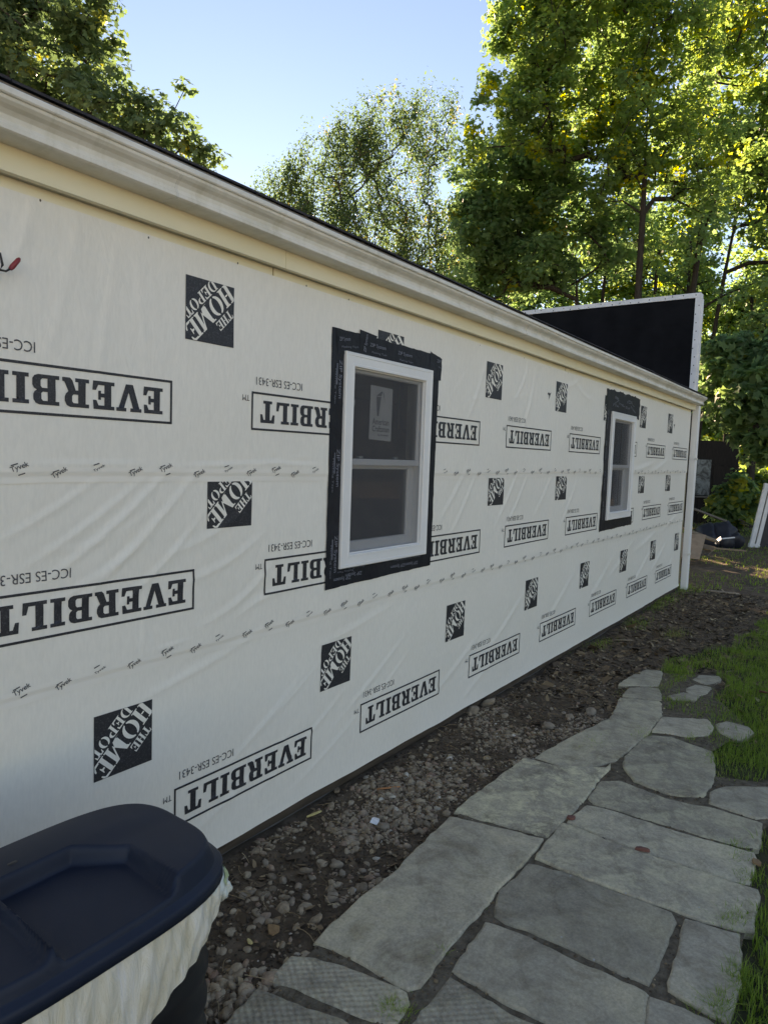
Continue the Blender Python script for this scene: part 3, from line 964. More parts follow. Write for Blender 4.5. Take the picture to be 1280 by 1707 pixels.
WRAP = [course('house_wrap', 'top course of white printed wrap under the eave', seam1, lambda u: np.full_like(u, 2.403), OFFS[0]),
        course('house_wrap', 'middle course of white printed wrap with diagonal creases', seam2, lambda u: seam1(u) + .05, OFFS[1]),
        course('house_wrap', 'bottom course of white printed wrap above the gravel', hem, lambda u: seam2(u) + .05, OFFS[2])]


# ------------------------------------------------------------------ flat print that follows the sheet
def curve_fill(loops):
    """fill closed 2-D loops (holes by even-odd) -> verts (n,2), faces"""
    cu = bpy.data.curves.new('tmp', 'CURVE')
    cu.dimensions = '2D'
    cu.fill_mode = 'BOTH'
    for lp in loops:
        sp = cu.splines.new('POLY')
        sp.points.add(len(lp) - 1)
        for p, (x, y) in zip(sp.points, lp):
            p.co = (x, y, 0, 1)
        sp.use_cyclic_u = True
    return obj_to_arrays(cu)


def obj_to_arrays(data):
    ob = bpy.data.objects.new('tmp', data)
    COL.objects.link(ob)
    dg = bpy.context.evaluated_depsgraph_get()
    ev = ob.evaluated_get(dg)
    me = ev.to_mesh()
    V = np.array([v.co[:2] for v in me.vertices]).reshape(-1, 2)
    F = [tuple(p.vertices) for p in me.polygons]
    ev.to_mesh_clear()
    bpy.data.objects.remove(ob)
    bpy.data.curves.remove(data)
    return V, F


def text_fill(s, size=1.0, weight=0.0):
    cu = bpy.data.curves.new('tmp', 'FONT')
    cu.body = s
    cu.size = size
    cu.offset = weight
    cu.resolution_u = 3
    return obj_to_arrays(cu)


def join(parts):
    V, F, n = [], [], 0
    for v, f in parts:
        V.append(v)
        F += [tuple(i + n for i in q) for q in f]
        n += len(v)
    return np.concatenate(V), F


def fit(vf, x, y, w, h):
    v, f = vf
    lo, hi = v.min(0), v.max(0)
    s = np.array([w, h]) / (hi - lo)
    return (v - lo) * s + np.array([x, y]), f


G = {
    'E': ([[(0, 0), (.80, 0), (.82, .33), (.70, .33), (.62, .14), (.38, .14), (.38, .43), (.51, .43), (.51, .34), (.61, .34), (.61, .66), (.51, .66), (.51, .57), (.38, .57), (.38, .86), (.60, .86), (.68, .68), (.80, .68), (.78, 1), (0, 1), (0, .87), (.12, .87), (.12, .13), (0, .13)]], .84),
    'V': ([[(.31, 0), (.59, 0), (.87, .87), (.96, .87), (.96, 1), (.57, 1), (.57, .87), (.66, .87), (.48, .29), (.30, .87), (.41, .87), (.41, 1), (-.04, 1), (-.04, .87), (.04, .87)]], .94),
    'R': ([[(0, 0), (.48, 0), (.48, .13), (.38, .13), (.38, .42), (.47, .42), (.58, .08), (.66, 0), (.92, 0), (.92, .13), (.85, .15), (.72, .47), (.80, .55), (.84, .66), (.84, .8), (.78, .94), (.66, 1), (0, 1), (0, .87), (.12, .87), (.12, .13), (0, .13)],
           [(.38, .56), (.54, .56), (.59, .62), (.59, .8), (.54, .86), (.38, .86)]], .92),
    'B': ([[(0, 0), (.68, 0), (.80, .05), (.86, .15), (.86, .36), (.81, .46), (.72, .52), (.79, .57), (.83, .66), (.83, .84), (.77, .95), (.65, 1), (0, 1), (0, .87), (.12, .87), (.12, .13), (0, .13)],
           [(.38, .13), (.55, .13), (.60, .19), (.60, .38), (.55, .44), (.38, .44)], [(.38, .57), (.53, .57), (.58, .62), (.58, .81), (.53, .87), (.38, .87)]], .87),
    'I': ([[(0, 0), (.5, 0), (.5, .13), (.38, .13), (.38, .87), (.5, .87), (.5, 1), (0, 1), (0, .87), (.12, .87), (.12, .13), (0, .13)]], .51),
    'L': ([[(0, 0), (.78, 0), (.80, .42), (.67, .42), (.60, .14), (.38, .14), (.38, .87), (.5, .87), (.5, 1), (0, 1), (0, .87), (.12, .87), (.12, .13), (0, .13)]], .80),
    'T': ([[(.17, 0), (.68, 0), (.68, .13), (.56, .13), (.56, .86), (.66, .86), (.73, .62), (.85, .62), (.83, 1), (.02, 1), (0, .62), (.12, .62), (.19, .86), (.29, .86), (.29, .13), (.17, .13)]], .85),
}


def arc(cx, cy, rx, ry, a0, a1, n=9):
    return [(cx + rx * math.cos(R(a0 + (a1 - a0) * i / n)), cy + ry * math.sin(R(a0 + (a1 - a0) * i / n))) for i in range(n + 1)]


# stencil capitals with breaks in the strokes
SERIF = [(0, 0), (.38, 0), (.38, .06), (.30, .06), (.30, .94), (.38, .94), (.38, 1), (0, 1), (0, .94), (.08, .94), (.08, .06), (0, .06)]
ST = {
    'H': ([SERIF, [(x + .46, y) for x, y in SERIF], [(.33, .46), (.51, .46), (.51, .54), (.33, .54)]], .86),
    'O': ([arc(.42, .5, .42, .5, 96, 264) + arc(.42, .5, .20, .43, 258, 102), arc(.46, .5, .42, .5, 84, -84) + arc(.46, .5, .20, .43, -78, 78)], .90),
    'M': ([[(0, 0), (.22, 0), (.22, .06), (.16, .08), (.16, .80), (.09, .94), (0, .94), (0, 1), (.30, 1), (.58, .32), (.50, .10), (.44, .06), (.20, .72), (.20, .06)][:10] + [(.46, .04)],
           [(.62, .40), (.84, 1), (1.10, 1), (1.10, .94), (1.03, .92), (1.03, .08), (1.10, .06), (1.10, 0), (.76, 0), (.76, .06), (.82, .08), (.82, .72), (.60, .14), (.55, .28)]], 1.13),
    'E': ([SERIF, [(.36, .90), (.36, 1), (.74, 1), (.76, .70), (.70, .70), (.62, .88)], [(.36, 0), (.36, .10), (.62, .12), (.72, .32), (.78, .32), (.76, 0)], [(.34, .46), (.34, .55), (.46, .56), (.50, .68), (.54, .68), (.54, .34), (.50, .34), (.46, .45)]], .80),
    'D': ([SERIF, [(.40, 1)] + arc(.40, .5, .46, .5, 84, -84) + [(.40, 0), (.40, .06)] + arc(.40, .5, .24, .42, -80, 80) + [(.40, .94)]], .88),
    'P': ([SERIF, [(.40, 1)] + arc(.42, .72, .36, .28, 80, -80) + [(.40, .44), (.40, .51)] + arc(.40, .72, .18, .21, -75, 75) + [(.40, .94)]], .80),
    'T': ([[(x + .20, y * .90) for x, y in SERIF], [(.0, .66), (.05, .66), (.14, .92), (.36, .92), (.36, 1), (.02, 1)], [(.80, .66), (.75, .66), (.66, .92), (.42, .92), (.42, 1), (.78, 1)]], .82),
}
GF = {k: (curve_fill(v[0]), v[1]) for k, v in G.items()}
STF = {k: (join([curve_fill([lp]) for lp in v[0]]), v[1]) for k, v in ST.items()}


def word(font, s, gap):
    parts, x = [], 0.0
    for ch in s:
        (v, f), w = font[ch]
        parts.append((v + np.array([x, 0]), f))
        x += w + gap
    return join(parts)


EW, EH = 0.882, 0.174
HS = 0.2568


def wordmark_flat():
    t = 0.0095
    ring = curve_fill([[(0, 0), (EW, 0), (EW, EH), (0, EH)], [(t, t), (EW - t, t), (EW - t, EH - t), (t, EH - t)]])
    w = fit(word(GF, 'EVERBILT', .10), .045, .036, EW - .10, EH - .072)
    return join([ring, w])


def rot2(vf, ang, cx=0, cy=0):
    v, f = vf
    c, s = math.cos(ang), math.sin(ang)
    return v @ np.array([[c, s], [-s, c]]) + np.array([cx, cy]), f


def logo_letters_flat():
    # in a unit square; the words climb at 45 degrees
    q = math.sqrt(.5)
    home = fit(word(STF, 'HOME', .03), -.60, -.165, 1.20, .315)
    depot = fit(word(STF, 'DEPOT', .04), -.40, -.375, .84, .185)
    the = fit(word(STF, 'THE', .04), -.36, .185, .40, .155)
    v, f = rot2(join([home, depot, the]), R(45), .5, .5)
    return v * HS, f


WM = wordmark_flat()
LG = logo_letters_flat()
CODE = fit(text_fill('ICC-ES ESR-3431'), 0, 0, .305, .036)
TMK = fit(text_fill('TM'), 0, 0, .042, .026)


def clip_bm(bm, u0, u1, z0, z1):
    for co, no in (((u0, 0, 0), (-1, 0, 0)), ((u1, 0, 0), (1, 0, 0)), ((0, 0, z0), (0, 0, -1)), ((0, 0, z1), (0, 0, 1))):
        bmesh.ops.bisect_plane(bm, geom=list(bm.verts) + list(bm.edges) + list(bm.faces), plane_co=co, plane_no=no, clear_outer=True)


def lay(name, vf, u, z, off, mat, parent, flip=True, step=.02, clip=None, w=None, h=None):
    """lay flat print on the wrap: slice it fine enough to follow the creases, then push it out to the sheet"""
    v, f = vf
    v = v.copy()
    if flip:                                 # the roll was hung upside down
        v[:, 0] = w - v[:, 0]
        v[:, 1] = h - v[:, 1]
    bm = bmesh.new()
    vs = [bm.verts.new((x + u, 0, y + z)) for x, y in v]
    for q in f:
        try: bm.faces.new([vs[i] for i in q])
        except ValueError: pass
    if clip: clip_bm(bm, *clip)
    if not bm.verts:
        bm.free(); return None
    xs = [q.co.x for q in bm.verts]; zs = [q.co.z for q in bm.verts]
    for k in np.arange(math.floor(min(xs) / step) * step + step, max(xs), step):
        bmesh.ops.bisect_plane(bm, geom=list(bm.verts) + list(bm.edges) + list(bm.faces), plane_co=(k, 0, 0), plane_no=(1, 0, 0))
    for k in np.arange(math.floor(min(zs) / step) * step + step, max(zs), step):
        bmesh.ops.bisect_plane(bm, geom=list(bm.verts) + list(bm.edges) + list(bm.faces), plane_co=(0, 0, k), plane_no=(0, 0, 1))
    U = np.array([q.co.x for q in bm.verts]); Z = np.array([q.co.z for q in bm.verts])
    H = wrap_h(U, Z) + off
    for q, hh in zip(bm.verts, H):
        q.co.y = -hh
    for fc in bm.faces:
        fc.normal_update()
        if fc.normal.y > 0: fc.normal_flip()
    if 'sheet' not in name:
        gone = [fc for fc in bm.faces if any(w[0] + .03 < fc.calc_center_median().x < w[1] - .03 and w[2] + .03 < fc.calc_center_median().z < w[3] - .03 for w in (WIN1, WIN2))]
        if gone: bmesh.ops.delete(bm, geom=gone, context='FACES')
    if not bm.faces:
        bm.free(); return None
    me = bpy.data.meshes.new(name)
    bm.to_mesh(me); bm.free()
    me.polygons.foreach_set('use_smooth', np.ones(len(me.polygons), bool))
    return link_mesh(name, me, mat, parent)


SQ = (np.array([[0, 0], [HS, 0], [HS, HS], [0, HS]]), [(0, 1, 2, 3)])
P_ = 1.31
ROW = [dict(H=[(1.801 + n * P_, 2.296) for n in range(-1, 7)], E=[(.8585 + n * P_, 1.863) for n in range(-1, 8)]),
       dict(H=[(1.928 + n * 1.3075, 1.5076) for n in range(-1, 7)], E=[(.983 + n * 1.2905 + .0, 1.083) for n in range(-1, 8)]),
       dict(H=[(1.405 + n * 1.305, .568 + .006 * n) for n in range(-1, 8)], E=[(1.774 + n * 1.3, .142 + .005 * n) for n in range(-1, 7)])]
for r in range(3):
    par = WRAP[r]
    top = [9, 1.474, 9][r]
    for u, z in ROW[r]['H']:
        if u > 10.95: continue
        st = .017 if u < 5 else .034
        cl = (u, min(u + HS, 10.955), z - HS, min(z, top))
        lay('printed_square', SQ, u, z - HS, OFFS[r] + .0020, M['ink'], par, True, st, cl, HS, HS)
        lay('printed_letters', LG, u, z - HS, OFFS[r] + .0030, M['wrap'], par, True, st, (max(u, cl[0]) + .002, cl[1] - .002, cl[2] + .002, cl[3] - .001), HS, HS)
    for u, z in ROW[r]['E']:
        if u > 10.9: continue
        st = .017 if u < 5 else .034
        cl = (u - .2, 10.955, z - .3, z + .3)
        lay('printed_wordmark', WM, u, z - EH, OFFS[r] + .0020, M['ink'], par, True, st, cl, EW, EH)
        if u + .5 < 10.9:
            lay('printed_code', CODE, u + .026, z + .032, OFFS[r] + .0020, M['ink_grey'], par, True, .025, None, .305, .036)
            lay('printed_trademark', TMK, u - .055, z - .045, OFFS[r] + .0020, M['ink_grey'], par, True, .05, None, .042, .026)

# torn flaps beside two of the squares
TEAR = (np.array([[0, .05], [.035, .035], [.03, .0], [.05, .03], [.075, .07], [.055, .06], [.04, .055], [.02, .065]]), [(0, 1, 7), (1, 2, 3), (1, 3, 4), (1, 4, 5), (1, 5, 6), (1, 6, 7)])
for u, z in ((5.545, 2.12), (9.98, 2.11)):
    lay('torn_flap', TEAR, u, z, OFFS[0] + .002, M['ink'], WRAP[0], False, .03)


# seam tape with small print
def build_tape():
    ty = fit(text_fill('Tyvek', 1, .01), 0, 0, .062, .024)
    dash = (np.array([[0, 0], [.024, 0], [.024, .004], [0, .004]]), [(0, 1, 2, 3)])
    rnd = random.Random(3)
    for fn, off in ((seam1, OFFS[0]), (seam2, OFFS[1])):
        us = np.concatenate([np.linspace(-5, .3, 40), np.linspace(.325, 5.2, 260), np.linspace(5.25, 10.96, 140)])
        ts = np.array([-.030, -.022, -.012, -.002, .004, .014, .024])
        U = np.repeat(us[:, None], len(ts), 1)
        edge = (fnoise(us, us * 0, 77, 2.0, 3) - .5) * .012
        Z = fn(us)[:, None] + ts[None, :] + edge[:, None]
        step = np.where(ts < 0, -.0030, 0.0)[None, :]
        Hh = wrap_h(U, Z) + off + step + .0010 + .0016 * fnoise(U, Z, 61, 9, 2)
        Pp = np.stack([U, -Hh, Z], -1).reshape(-1, 3)
        n = len(ts)
        i, j = np.meshgrid(np.arange(len(us) - 1), np.arange(n - 1), indexing='ij')
        a = (i * n + j).ravel()
        f = np.stack([a, a + n, a + n + 1, a + 1], 1)
        cu = Pp[f][:, :, 0].mean(1); cz = Pp[f][:, :, 2].mean(1)
        keep = np.ones(len(f), bool)
        for w in (WIN1, WIN2):
            keep &= ~((cu > w[0] - .0) & (cu < w[1] + .0) & (cz > w[2]) & (cz < w[3]))
        t = np_mesh('seam_tape', Pp, f[keep], M['seam_tape'], None, True)
        hp(t)
        parts = []
        u = .5
        k = 0
        while u < 10.9:
            inwin = any(w[0] - .12 < u + .03 < w[1] + .1 and w[2] < float(fn(u)) < w[3] for w in (WIN1, WIN2))
            dz = (.002, -.020, .006, -.014)[k % 4]
            if not inwin:
                src = ty if k % 4 != 2 else fit(ty, 0, 0, .05, .012)
                v, f2 = rot2(src, R(24 + rnd.uniform(-6, 6)))
                parts.append((v + np.array([u, float(fn(u)) + dz]), f2))
                v, f2 = rot2(dash, R(18))
                parts.append((v + np.array([u - .004, float(fn(u)) + dz + .026]), f2))
                if k % 4 == 0:
                    parts.append((v + np.array([u + .02, float(fn(u)) + dz - .006]), f2))
            u += .152 + rnd.uniform(-.02, .02)
            k += 1
        o = lay('tape_print', join(parts), 0, 0, off + .0036, M['ink_grey'], t, False, .05)
        o['kind'] = 'stuff'


build_tape()


# ------------------------------------------------------------------ windows
def ring_bm(bm, x0, x1, z0, z1, w, y0, y1, wz=None):
    wz = wz or w
    box_bm(bm, x0, x1, y0, y1, z0, z0 + wz)
    box_bm(bm, x0, x1, y0, y1, z1 - wz, z1)
    box_bm(bm, x0, x0 + w, y0, y1, z0 + wz, z1 - wz)
    box_bm(bm, x1 - w, x1, y0, y1, z0 + wz, z1 - wz)


def frame_mesh(name, x0, x1, z0, z1, prof, mat, parent):
    """mitred frame: profile of (inset, y) swept round a rectangle"""
    V, F = [], []
    k = len(prof)
    for ins, y in prof:
        V += [(x0 + ins, y, z0 + ins), (x1 - ins, y, z0 + ins), (x1 - ins, y, z1 - ins), (x0 + ins, y, z1 - ins)]
    for i in range(k - 1):
        for j in range(4):
            a, b = i * 4 + j, i * 4 + (j + 1) % 4
            F.append((a, b, b + 4, a + 4))
    me = mesh(name, V, F, mat, parent)
    bm = bmesh.new(); bm.from_mesh(me.data)
    bmesh.ops.recalc_face_normals(bm, faces=list(bm.faces))
    bm.to_mesh(me.data); bm.free()
    return me


def tape_quad(name, pts, off, parent, jag=0.0, seed=0):
    """strip of flashing tape lying on the wrap (pts: lower-left, lower-right, upper-right, upper-left)"""
    rnd = random.Random(seed)
    (ax, az), (bx, bz), (cx, cz), (dx, dz) = pts
    L = max(abs(bx - ax), abs(dz - az))
    nu = max(2, int(abs(bx - ax) / .025)); nv = max(2, int(abs(dz - az) / .025))
    s = np.linspace(0, 1, nu + 1); t = np.linspace(0, 1, nv + 1)
    S, T = np.meshgrid(s, t, indexing='ij')
    U = (1 - T) * ((1 - S) * ax + S * bx) + T * ((1 - S) * dx + S * cx)
    Z = (1 - T) * ((1 - S) * az + S * bz) + T * ((1 - S) * dz + S * cz)
    U = U + jag * (fnoise(T * 9 + seed, S * 2, seed, 3, 2) - .5) * ((S < .01) | (S > .99))
    Z = Z + jag * (fnoise(S * 9 + seed, T * 2, seed + 3, 3, 2) - .5) * ((T < .01) | (T > .99))
    Hh = wrap_h(U, Z) * 0.85 + .0022 + off
    P = np.stack([U, -Hh, Z], -1).reshape(-1, 3)
    i, j = np.meshgrid(np.arange(nu), np.arange(nv), indexing='ij')
    a = (i * (nv + 1) + j).ravel()
    F = np.stack([a, a + nv + 1, a + nv + 2, a + 1], 1)
    return np_mesh(name, P, F, M['flashing'], parent, True)


def build_window(win, label, kind):
    x0, x1, z0, z1 = win
    w = hp(empty('window'))
    w.location = HOFF
    w['label'] = label
    # outer frame: 4 cm proud, stepped face, then the jamb running back into the wall
    frame_mesh('frame', x0, x1, z0, z1, [(-.0, .02), (-.0, -.036), (.004, -.041), (.018, -.041), (.020, -.038), (.058, -.038), (.061, -.040), (.071, -.040), (.074, -.036), (.074, .100)], M['vinyl'], w)
    zi0, zi1 = z0 + .074, z1 - .074
    xi0, xi1 = x0 + .074, x1 - .074
    zm = z0 + .578
    # upper sash near the face, lower sash behind it
    frame_mesh('upper_sash', xi0 - .001, xi1 + .001, zm - .018, zi1 + .001, [(0, .030), (0, -.004), (.020, -.004), (.026, .004), (.026, .030)], M['vinyl'], w)
    mesh('pane', [(xi0 + .02, .012, zm), (xi1 - .02, .012, zm), (xi1 - .02, .012, zi1 - .02), (xi0 + .02, .012, zi1 - .02)], [(0, 1, 2, 3)], M['glass'], w)
    frame_mesh('lower_sash', xi0 - .001, xi1 + .001, zi0 - .001, zm + .018, [(0, .070), (0, .034), (.052, .034), (.058, .042), (.058, .070)], M['vinyl'], w)
    mesh('pane', [(xi0 + .05, .052, zi0 + .05), (xi1 - .05, .052, zi0 + .05), (xi1 - .05, .052, zm - .03), (xi0 + .05, .052, zm - .03)], [(0, 1, 2, 3)], M['glass'], w)
    frame_mesh('screen_frame', xi0 - .0005, xi1 + .0005, zi0 - .0005, zi1 + .0005, [(0, -.009), (0, -.020), (.006, -.020), (.006, -.009)], M['vinyl'], w)
    mesh('insect_screen', [(xi0 + .005, -.014, zi0 + .005), (xi1 - .005, -.014, zi0 + .005), (xi1 - .005, -.014, zi1 - .005), (xi0 + .005, -.014, zi1 - .005)], [(0, 1, 2, 3)], M['screen'], w)
    box('meeting_rail', xi0, xi1, -.008, .029, zm - .017, zm + .019, M['vinyl'], w, .003)
    for xl in (xi0 + .17, xi1 - .20):
        box('sash_lock', xl - .02, xl + .02, .032, .055, zm + .021, zm + .034, M['vinyl'], w, .004)
    # added pale upright strip just inside the upper pane
    box('pale_strip', xi1 + .10, xi1 + .20, .22, .24, zm + .22, zi1 + .10, M['interior_pale'], w)
    fp = M['flashing_print']
    if kind == 1:
        tl, tr, tb, tt = 2.713, 3.782, .872, 2.245
        tape_quad('flashing_tape', [(tl + .03, tb + .002), (tr - .02, tb + .02), (tr - .02, z0 + .01), (tl + .03, z0 + .01)], .011, w, .006, 3)
        tape_quad('flashing_tape', [(tl, tb), (x0 + .02, tb + .004), (x0 + .02, tt - .004), (tl + .002, tt)], .013, w, .005, 1)
        tape_quad('flashing_tape', [(x1 - .02, tb + .028), (tr - .02, tb + .03), (tr - .004, tt - .06), (x1 - .02, tt - .06)], .013, w, .006, 2)
        tape_quad('flashing_tape', [(tl + .05, z1 - .02), (tr - .05, z1 - .02), (tr - .05, tt - .003), (tl + .035, tt)], .0148, w, .008, 4)
        tape_quad('flashing_tape', [(2.955, z1 - .02), (3.02, z1 - .02), (3.10, tt + .012), (2.94, tt + .022)], .0162, w, .006, 5)
        tape_quad('flashing_tape', [(tr - .13, z1 - .05), (tr + .015, z1 - .05), (tr + .018, tt - .018), (tr - .12, tt + .008)], .0165, w, .006, 6)
        zip_ = text_fill('ZIP System', 1, .012)
        sub = text_fill('Flashing Tape', 1)
        # left strip, reading downwards
        for zz in (2.085, 1.62, 1.16):
            for src, du, ww, hh in ((zip_, .052, .20, .034), (sub, .024, .18, .016)):
                v, f = fit(src, 0, 0, ww, hh)
                v, f = rot2((v, f), R(-90), 0, 0)
                lay('tape_print', (v, f), tl + du, zz - (0 if src is zip_ else .05), .0185, fp, w, False, .05)
            lay('tape_print', (np.array([[0, 0], [.008, 0], [.008, .11], [0, .11]]), [(0, 1, 2, 3)]), tl + .04, zz - .13, .0185, fp, w, False, .05)
        for uu, zz, ang in ((3.03, 2.185, 0), (3.30, 2.18, 0), (3.735, 2.19, 0), (2.77, 2.175, 8), (3.45, .945, 180), (3.02, .948, 180), (2.92, .935, 180), (3.6, .945, 180)):
            v, f = rot2(fit(zip_, 0, 0, .15 if ang != 8 else .09, .026), R(ang))
            lay('tape_print', (v, f), uu, zz, .0215, fp, w, False, .05, (2.70, tr + .012, .6, 2.5))
            v, f = rot2(fit(sub, 0, 0, .14, .013), R(ang))
            lay('tape_print', (v, f), uu + .02, zz - (.03 if ang != 180 else -.03), .0215, fp, w, False, .05, (2.70, tr + .012, .6, 2.5))
        v, f = rot2(fit(zip_, 0, 0, .10, .03), R(80))
        lay('tape_print', (v, f), 3.0, 2.15, .0225, fp, w, False, .05)
        # maker's sheet stuck inside the upper pane
        sx, sz, sw, sh = 3.095, 1.685, .215, .305
        y = .0105
        st = mesh('sticker', [(sx, y, sz), (sx + sw, y, sz - .006), (sx + sw + .004, y, sz + sh - .004), (sx + .004, y, sz + sh)], [(0, 1, 2, 3)], M['sticker'], w)
        ink = []
        ink.append(fit(text_fill('American', 1, .012), .028, .085, .16, .036))
        ink.append(fit(text_fill('Craftsman', 1, .012), .028, .045, .165, .034))
        ink.append(fit(text_fill('by Andersen', 1, .01), .085, .018, .10, .016))
        ink.append((np.array([[.07, .135], [.085, .135], [.105, .245], [.06, .245]]), [(0, 1, 2, 3)]))
        ink.append((np.array([[.06, .249], [.105, .249], [.118, .275], [.108, .278]]), [(0, 1, 2, 3)]))
        ink.append((np.array([[.12, .273], [.145, .215], [.15, .200], [.128, .272]]), [(0, 1, 2, 3)]))
        v, f = join(ink)
        mesh('sticker_print', [(sx + a, y - .0008, sz + b) for a, b in v], f, M['sticker_ink'], w)
        for px_, pz_ in ((xi0 + .045, zi1 - .05), (xi0 + .06, zi1 - .20)):
            mesh('sticker', [(px_, y, pz_), (px_ + .012, y, pz_), (px_ + .012, y, pz_ + .03), (px_, y, pz_ + .03)], [(0, 1, 2, 3)], M['sticker'], w)
    else:
        tl, tr, tb, tt = 7.10, 8.285, .878, 2.372
        tape_quad('flashing_tape', [(tl, tb), (tr - .03, tb + .01), (tr - .03, z0 + .01), (tl, z0 + .01)], .011, w, .010, 3)
        tape_quad('flashing_tape', [(tl + .005, tb + .03), (x0 + .02, tb + .03), (x0 + .02, tt - .02), (tl + .03, tt - .02)], .013, w, .03, 1)
        tape_quad('flashing_tape', [(x1 - .02, tb + .07), (x1 + .035, tb + .07), (x1 + .035, tt - .05), (x1 - .02, tt - .05)], .013, w, .02, 2)
        tape_quad('flashing_tape', [(tl - .01, z1 - .02), (tr, z1 - .02), (tr + .01, tt - .003), (tl - .02, tt)], .0148, w, .03, 4)
        zip_ = text_fill('ZIP System', 1, .012)
        rnd = random.Random(8)
        for k in range(12):
            v, f = rot2(fit(zip_, 0, 0, rnd.uniform(.10, .22), rnd.uniform(.02, .035)), R(rnd.choice([0, 0, 180, 20, -15])))
            lay('tape_print', (v, f), rnd.uniform(7.2, 8.0), rnd.uniform(2.19, 2.34), .0215, fp, w, False, .06, (tl, tr, z1 + .01, tt - .01))
        for k in range(4):
            v, f = rot2(fit(zip_, 0, 0, .2, .03), R(-90))
            lay('tape_print', (v, f), 7.15, 1.2 + k * .32, .0185, fp, w, False, .06)


build_window(WIN1, 'white sash window taped in black, paper sheet in its upper pane', 1)
build_window(WIN2, 'white sash window farther along, wide black tape above it', 2)


# ------------------------------------------------------------------ black panel wall standing above the far end of the roof
def build_roof_panel():
    p = empty('roof_panel', (11.0, 0, 2.75))
    tag(p, 'black tar paper panel with white edge boards rising above the far roof end', 'panel')
    X = 0.0
    T = .16
    y0, y1, z0, z1 = -.04, 5.6, -.30, 1.40
    zb = -.07
    box('panel_board', X + .012, X + T - .01, y0 + .01, y1, z0, z1 - .01, M['tar_paper'], p)
    box('edge_board', X - .004, X + T, y0 + .001, y1 + .02, z1 - .06, z1 + .012, M['old_white'], p, .004)
    box('edge_board', X - .005, X + .012, y0, y0 + .075, zb, z1 - .061, M['old_white'], p, .003)
    box('edge_board', X + .0125, X + T + .004, y0 - .012, y0 + .012, zb, z1 - .061, M['old_white'], p, .003)
    for i in range(3):
        box('lap_seam', X + .0085, X + .0125, y0 + .1, y1, .25 + i * .36, .254 + i * .36 + .004, M['tar_paper'], p)
    rnd = random.Random(5)
    for i in range(34):
        if i < 24:
            y, z = y0 + .06 + i * .16 + rnd.uniform(-.04, .04), z1 - .03 + rnd.uniform(-.018, .02)
        else:
            y, z = y0 + .045 + rnd.uniform(-.03, .03), .1 + (i - 24) * .125
        nail((X - .0065, y, z), .008, 'X', p)


build_roof_panel()


# ------------------------------------------------------------------ cut wires poking out of the wrap
def build_wires():
    w = empty('wire_stub', (1.07, -.02, 2.14))
    tag(w, 'loop of black wire with a red cap poking from the wrap', 'wire')
    tube('black_wire', [(-.05, .01, .02), (-.03, -.02, .05), (-.005, -.03, .045), (.0, -.035, .01), (-.012, -.04, -.012), (-.03, -.035, .0)], .004, M['rubber_black'], w)
    tube('black_wire', [(-.06, .01, .0), (-.02, -.03, -.006), (.008, -.04, -.008), (.022, -.045, .004)], .0035, M['rubber_black'], w)
    tube('white_wire', [(-.08, .01, -.02), (-.03, -.02, -.03), (-.004, -.02, -.028)], .005, M['wire_white'], w)
    tube('red_cap', [(.018, -.044, .0), (.024, -.046, .008), (.042, -.05, .034), (.046, -.05, .040)], [.006, .0085, .0075, .004], M['wire_red'], w)


build_wires()


# ================================================================== BIN
def ico(sub):
    bm = bmesh.new()
    bmesh.ops.create_icosphere(bm, subdivisions=sub, radius=1)
    V = np.array([v.co[:] for v in bm.verts]); F = np.array([[v.index for v in f.verts] for f in bm.faces])
    bm.free()
    return V, F


def rrect(hx, hy, r, n=6):
    pts = []
    for cx, cy, a0 in ((hx - r, hy - r, 0), (-hx + r, hy - r, 90), (-hx + r, -hy + r, 180), (hx - r, -hy + r, 270)):
        for i in range(n + 1):
            a = R(a0 + 90 * i / n)
            pts.append((cx + r * math.cos(a), cy + r * math.sin(a)))
    return pts


BIN_X, BIN_Y = 0.85, -0.728
HXB, HYB = 0.435, 0.262


def se(hx, hy, n=3.5, m=72):
    # bulging rounded square
    pts = []
    for i in range(m):
        t = 2 * math.pi * i / m
        c, q = math.cos(t), math.sin(t)
        k = (abs(c) ** n + abs(q) ** n) ** (-1 / n)
        pts.append((hx * c * k, hy * q * k))
    return pts


def loft(name, rings, mat, parent, cap0=True, cap1=True, smooth=True):
    k = len(rings[0])
    V = [p for r in rings for p in r]
    F = []
    for i in range(len(rings) - 1):
        for j in range(k):
            a, b = i * k + j, i * k + (j + 1) % k
            F.append((a, b, b + k, a + k))
    if cap0: F.append(tuple(reversed(range(k))))
    if cap1: F.append(tuple(range((len(rings) - 1) * k, len(rings) * k)))
    return mesh(name, V, F, mat, parent, smooth)


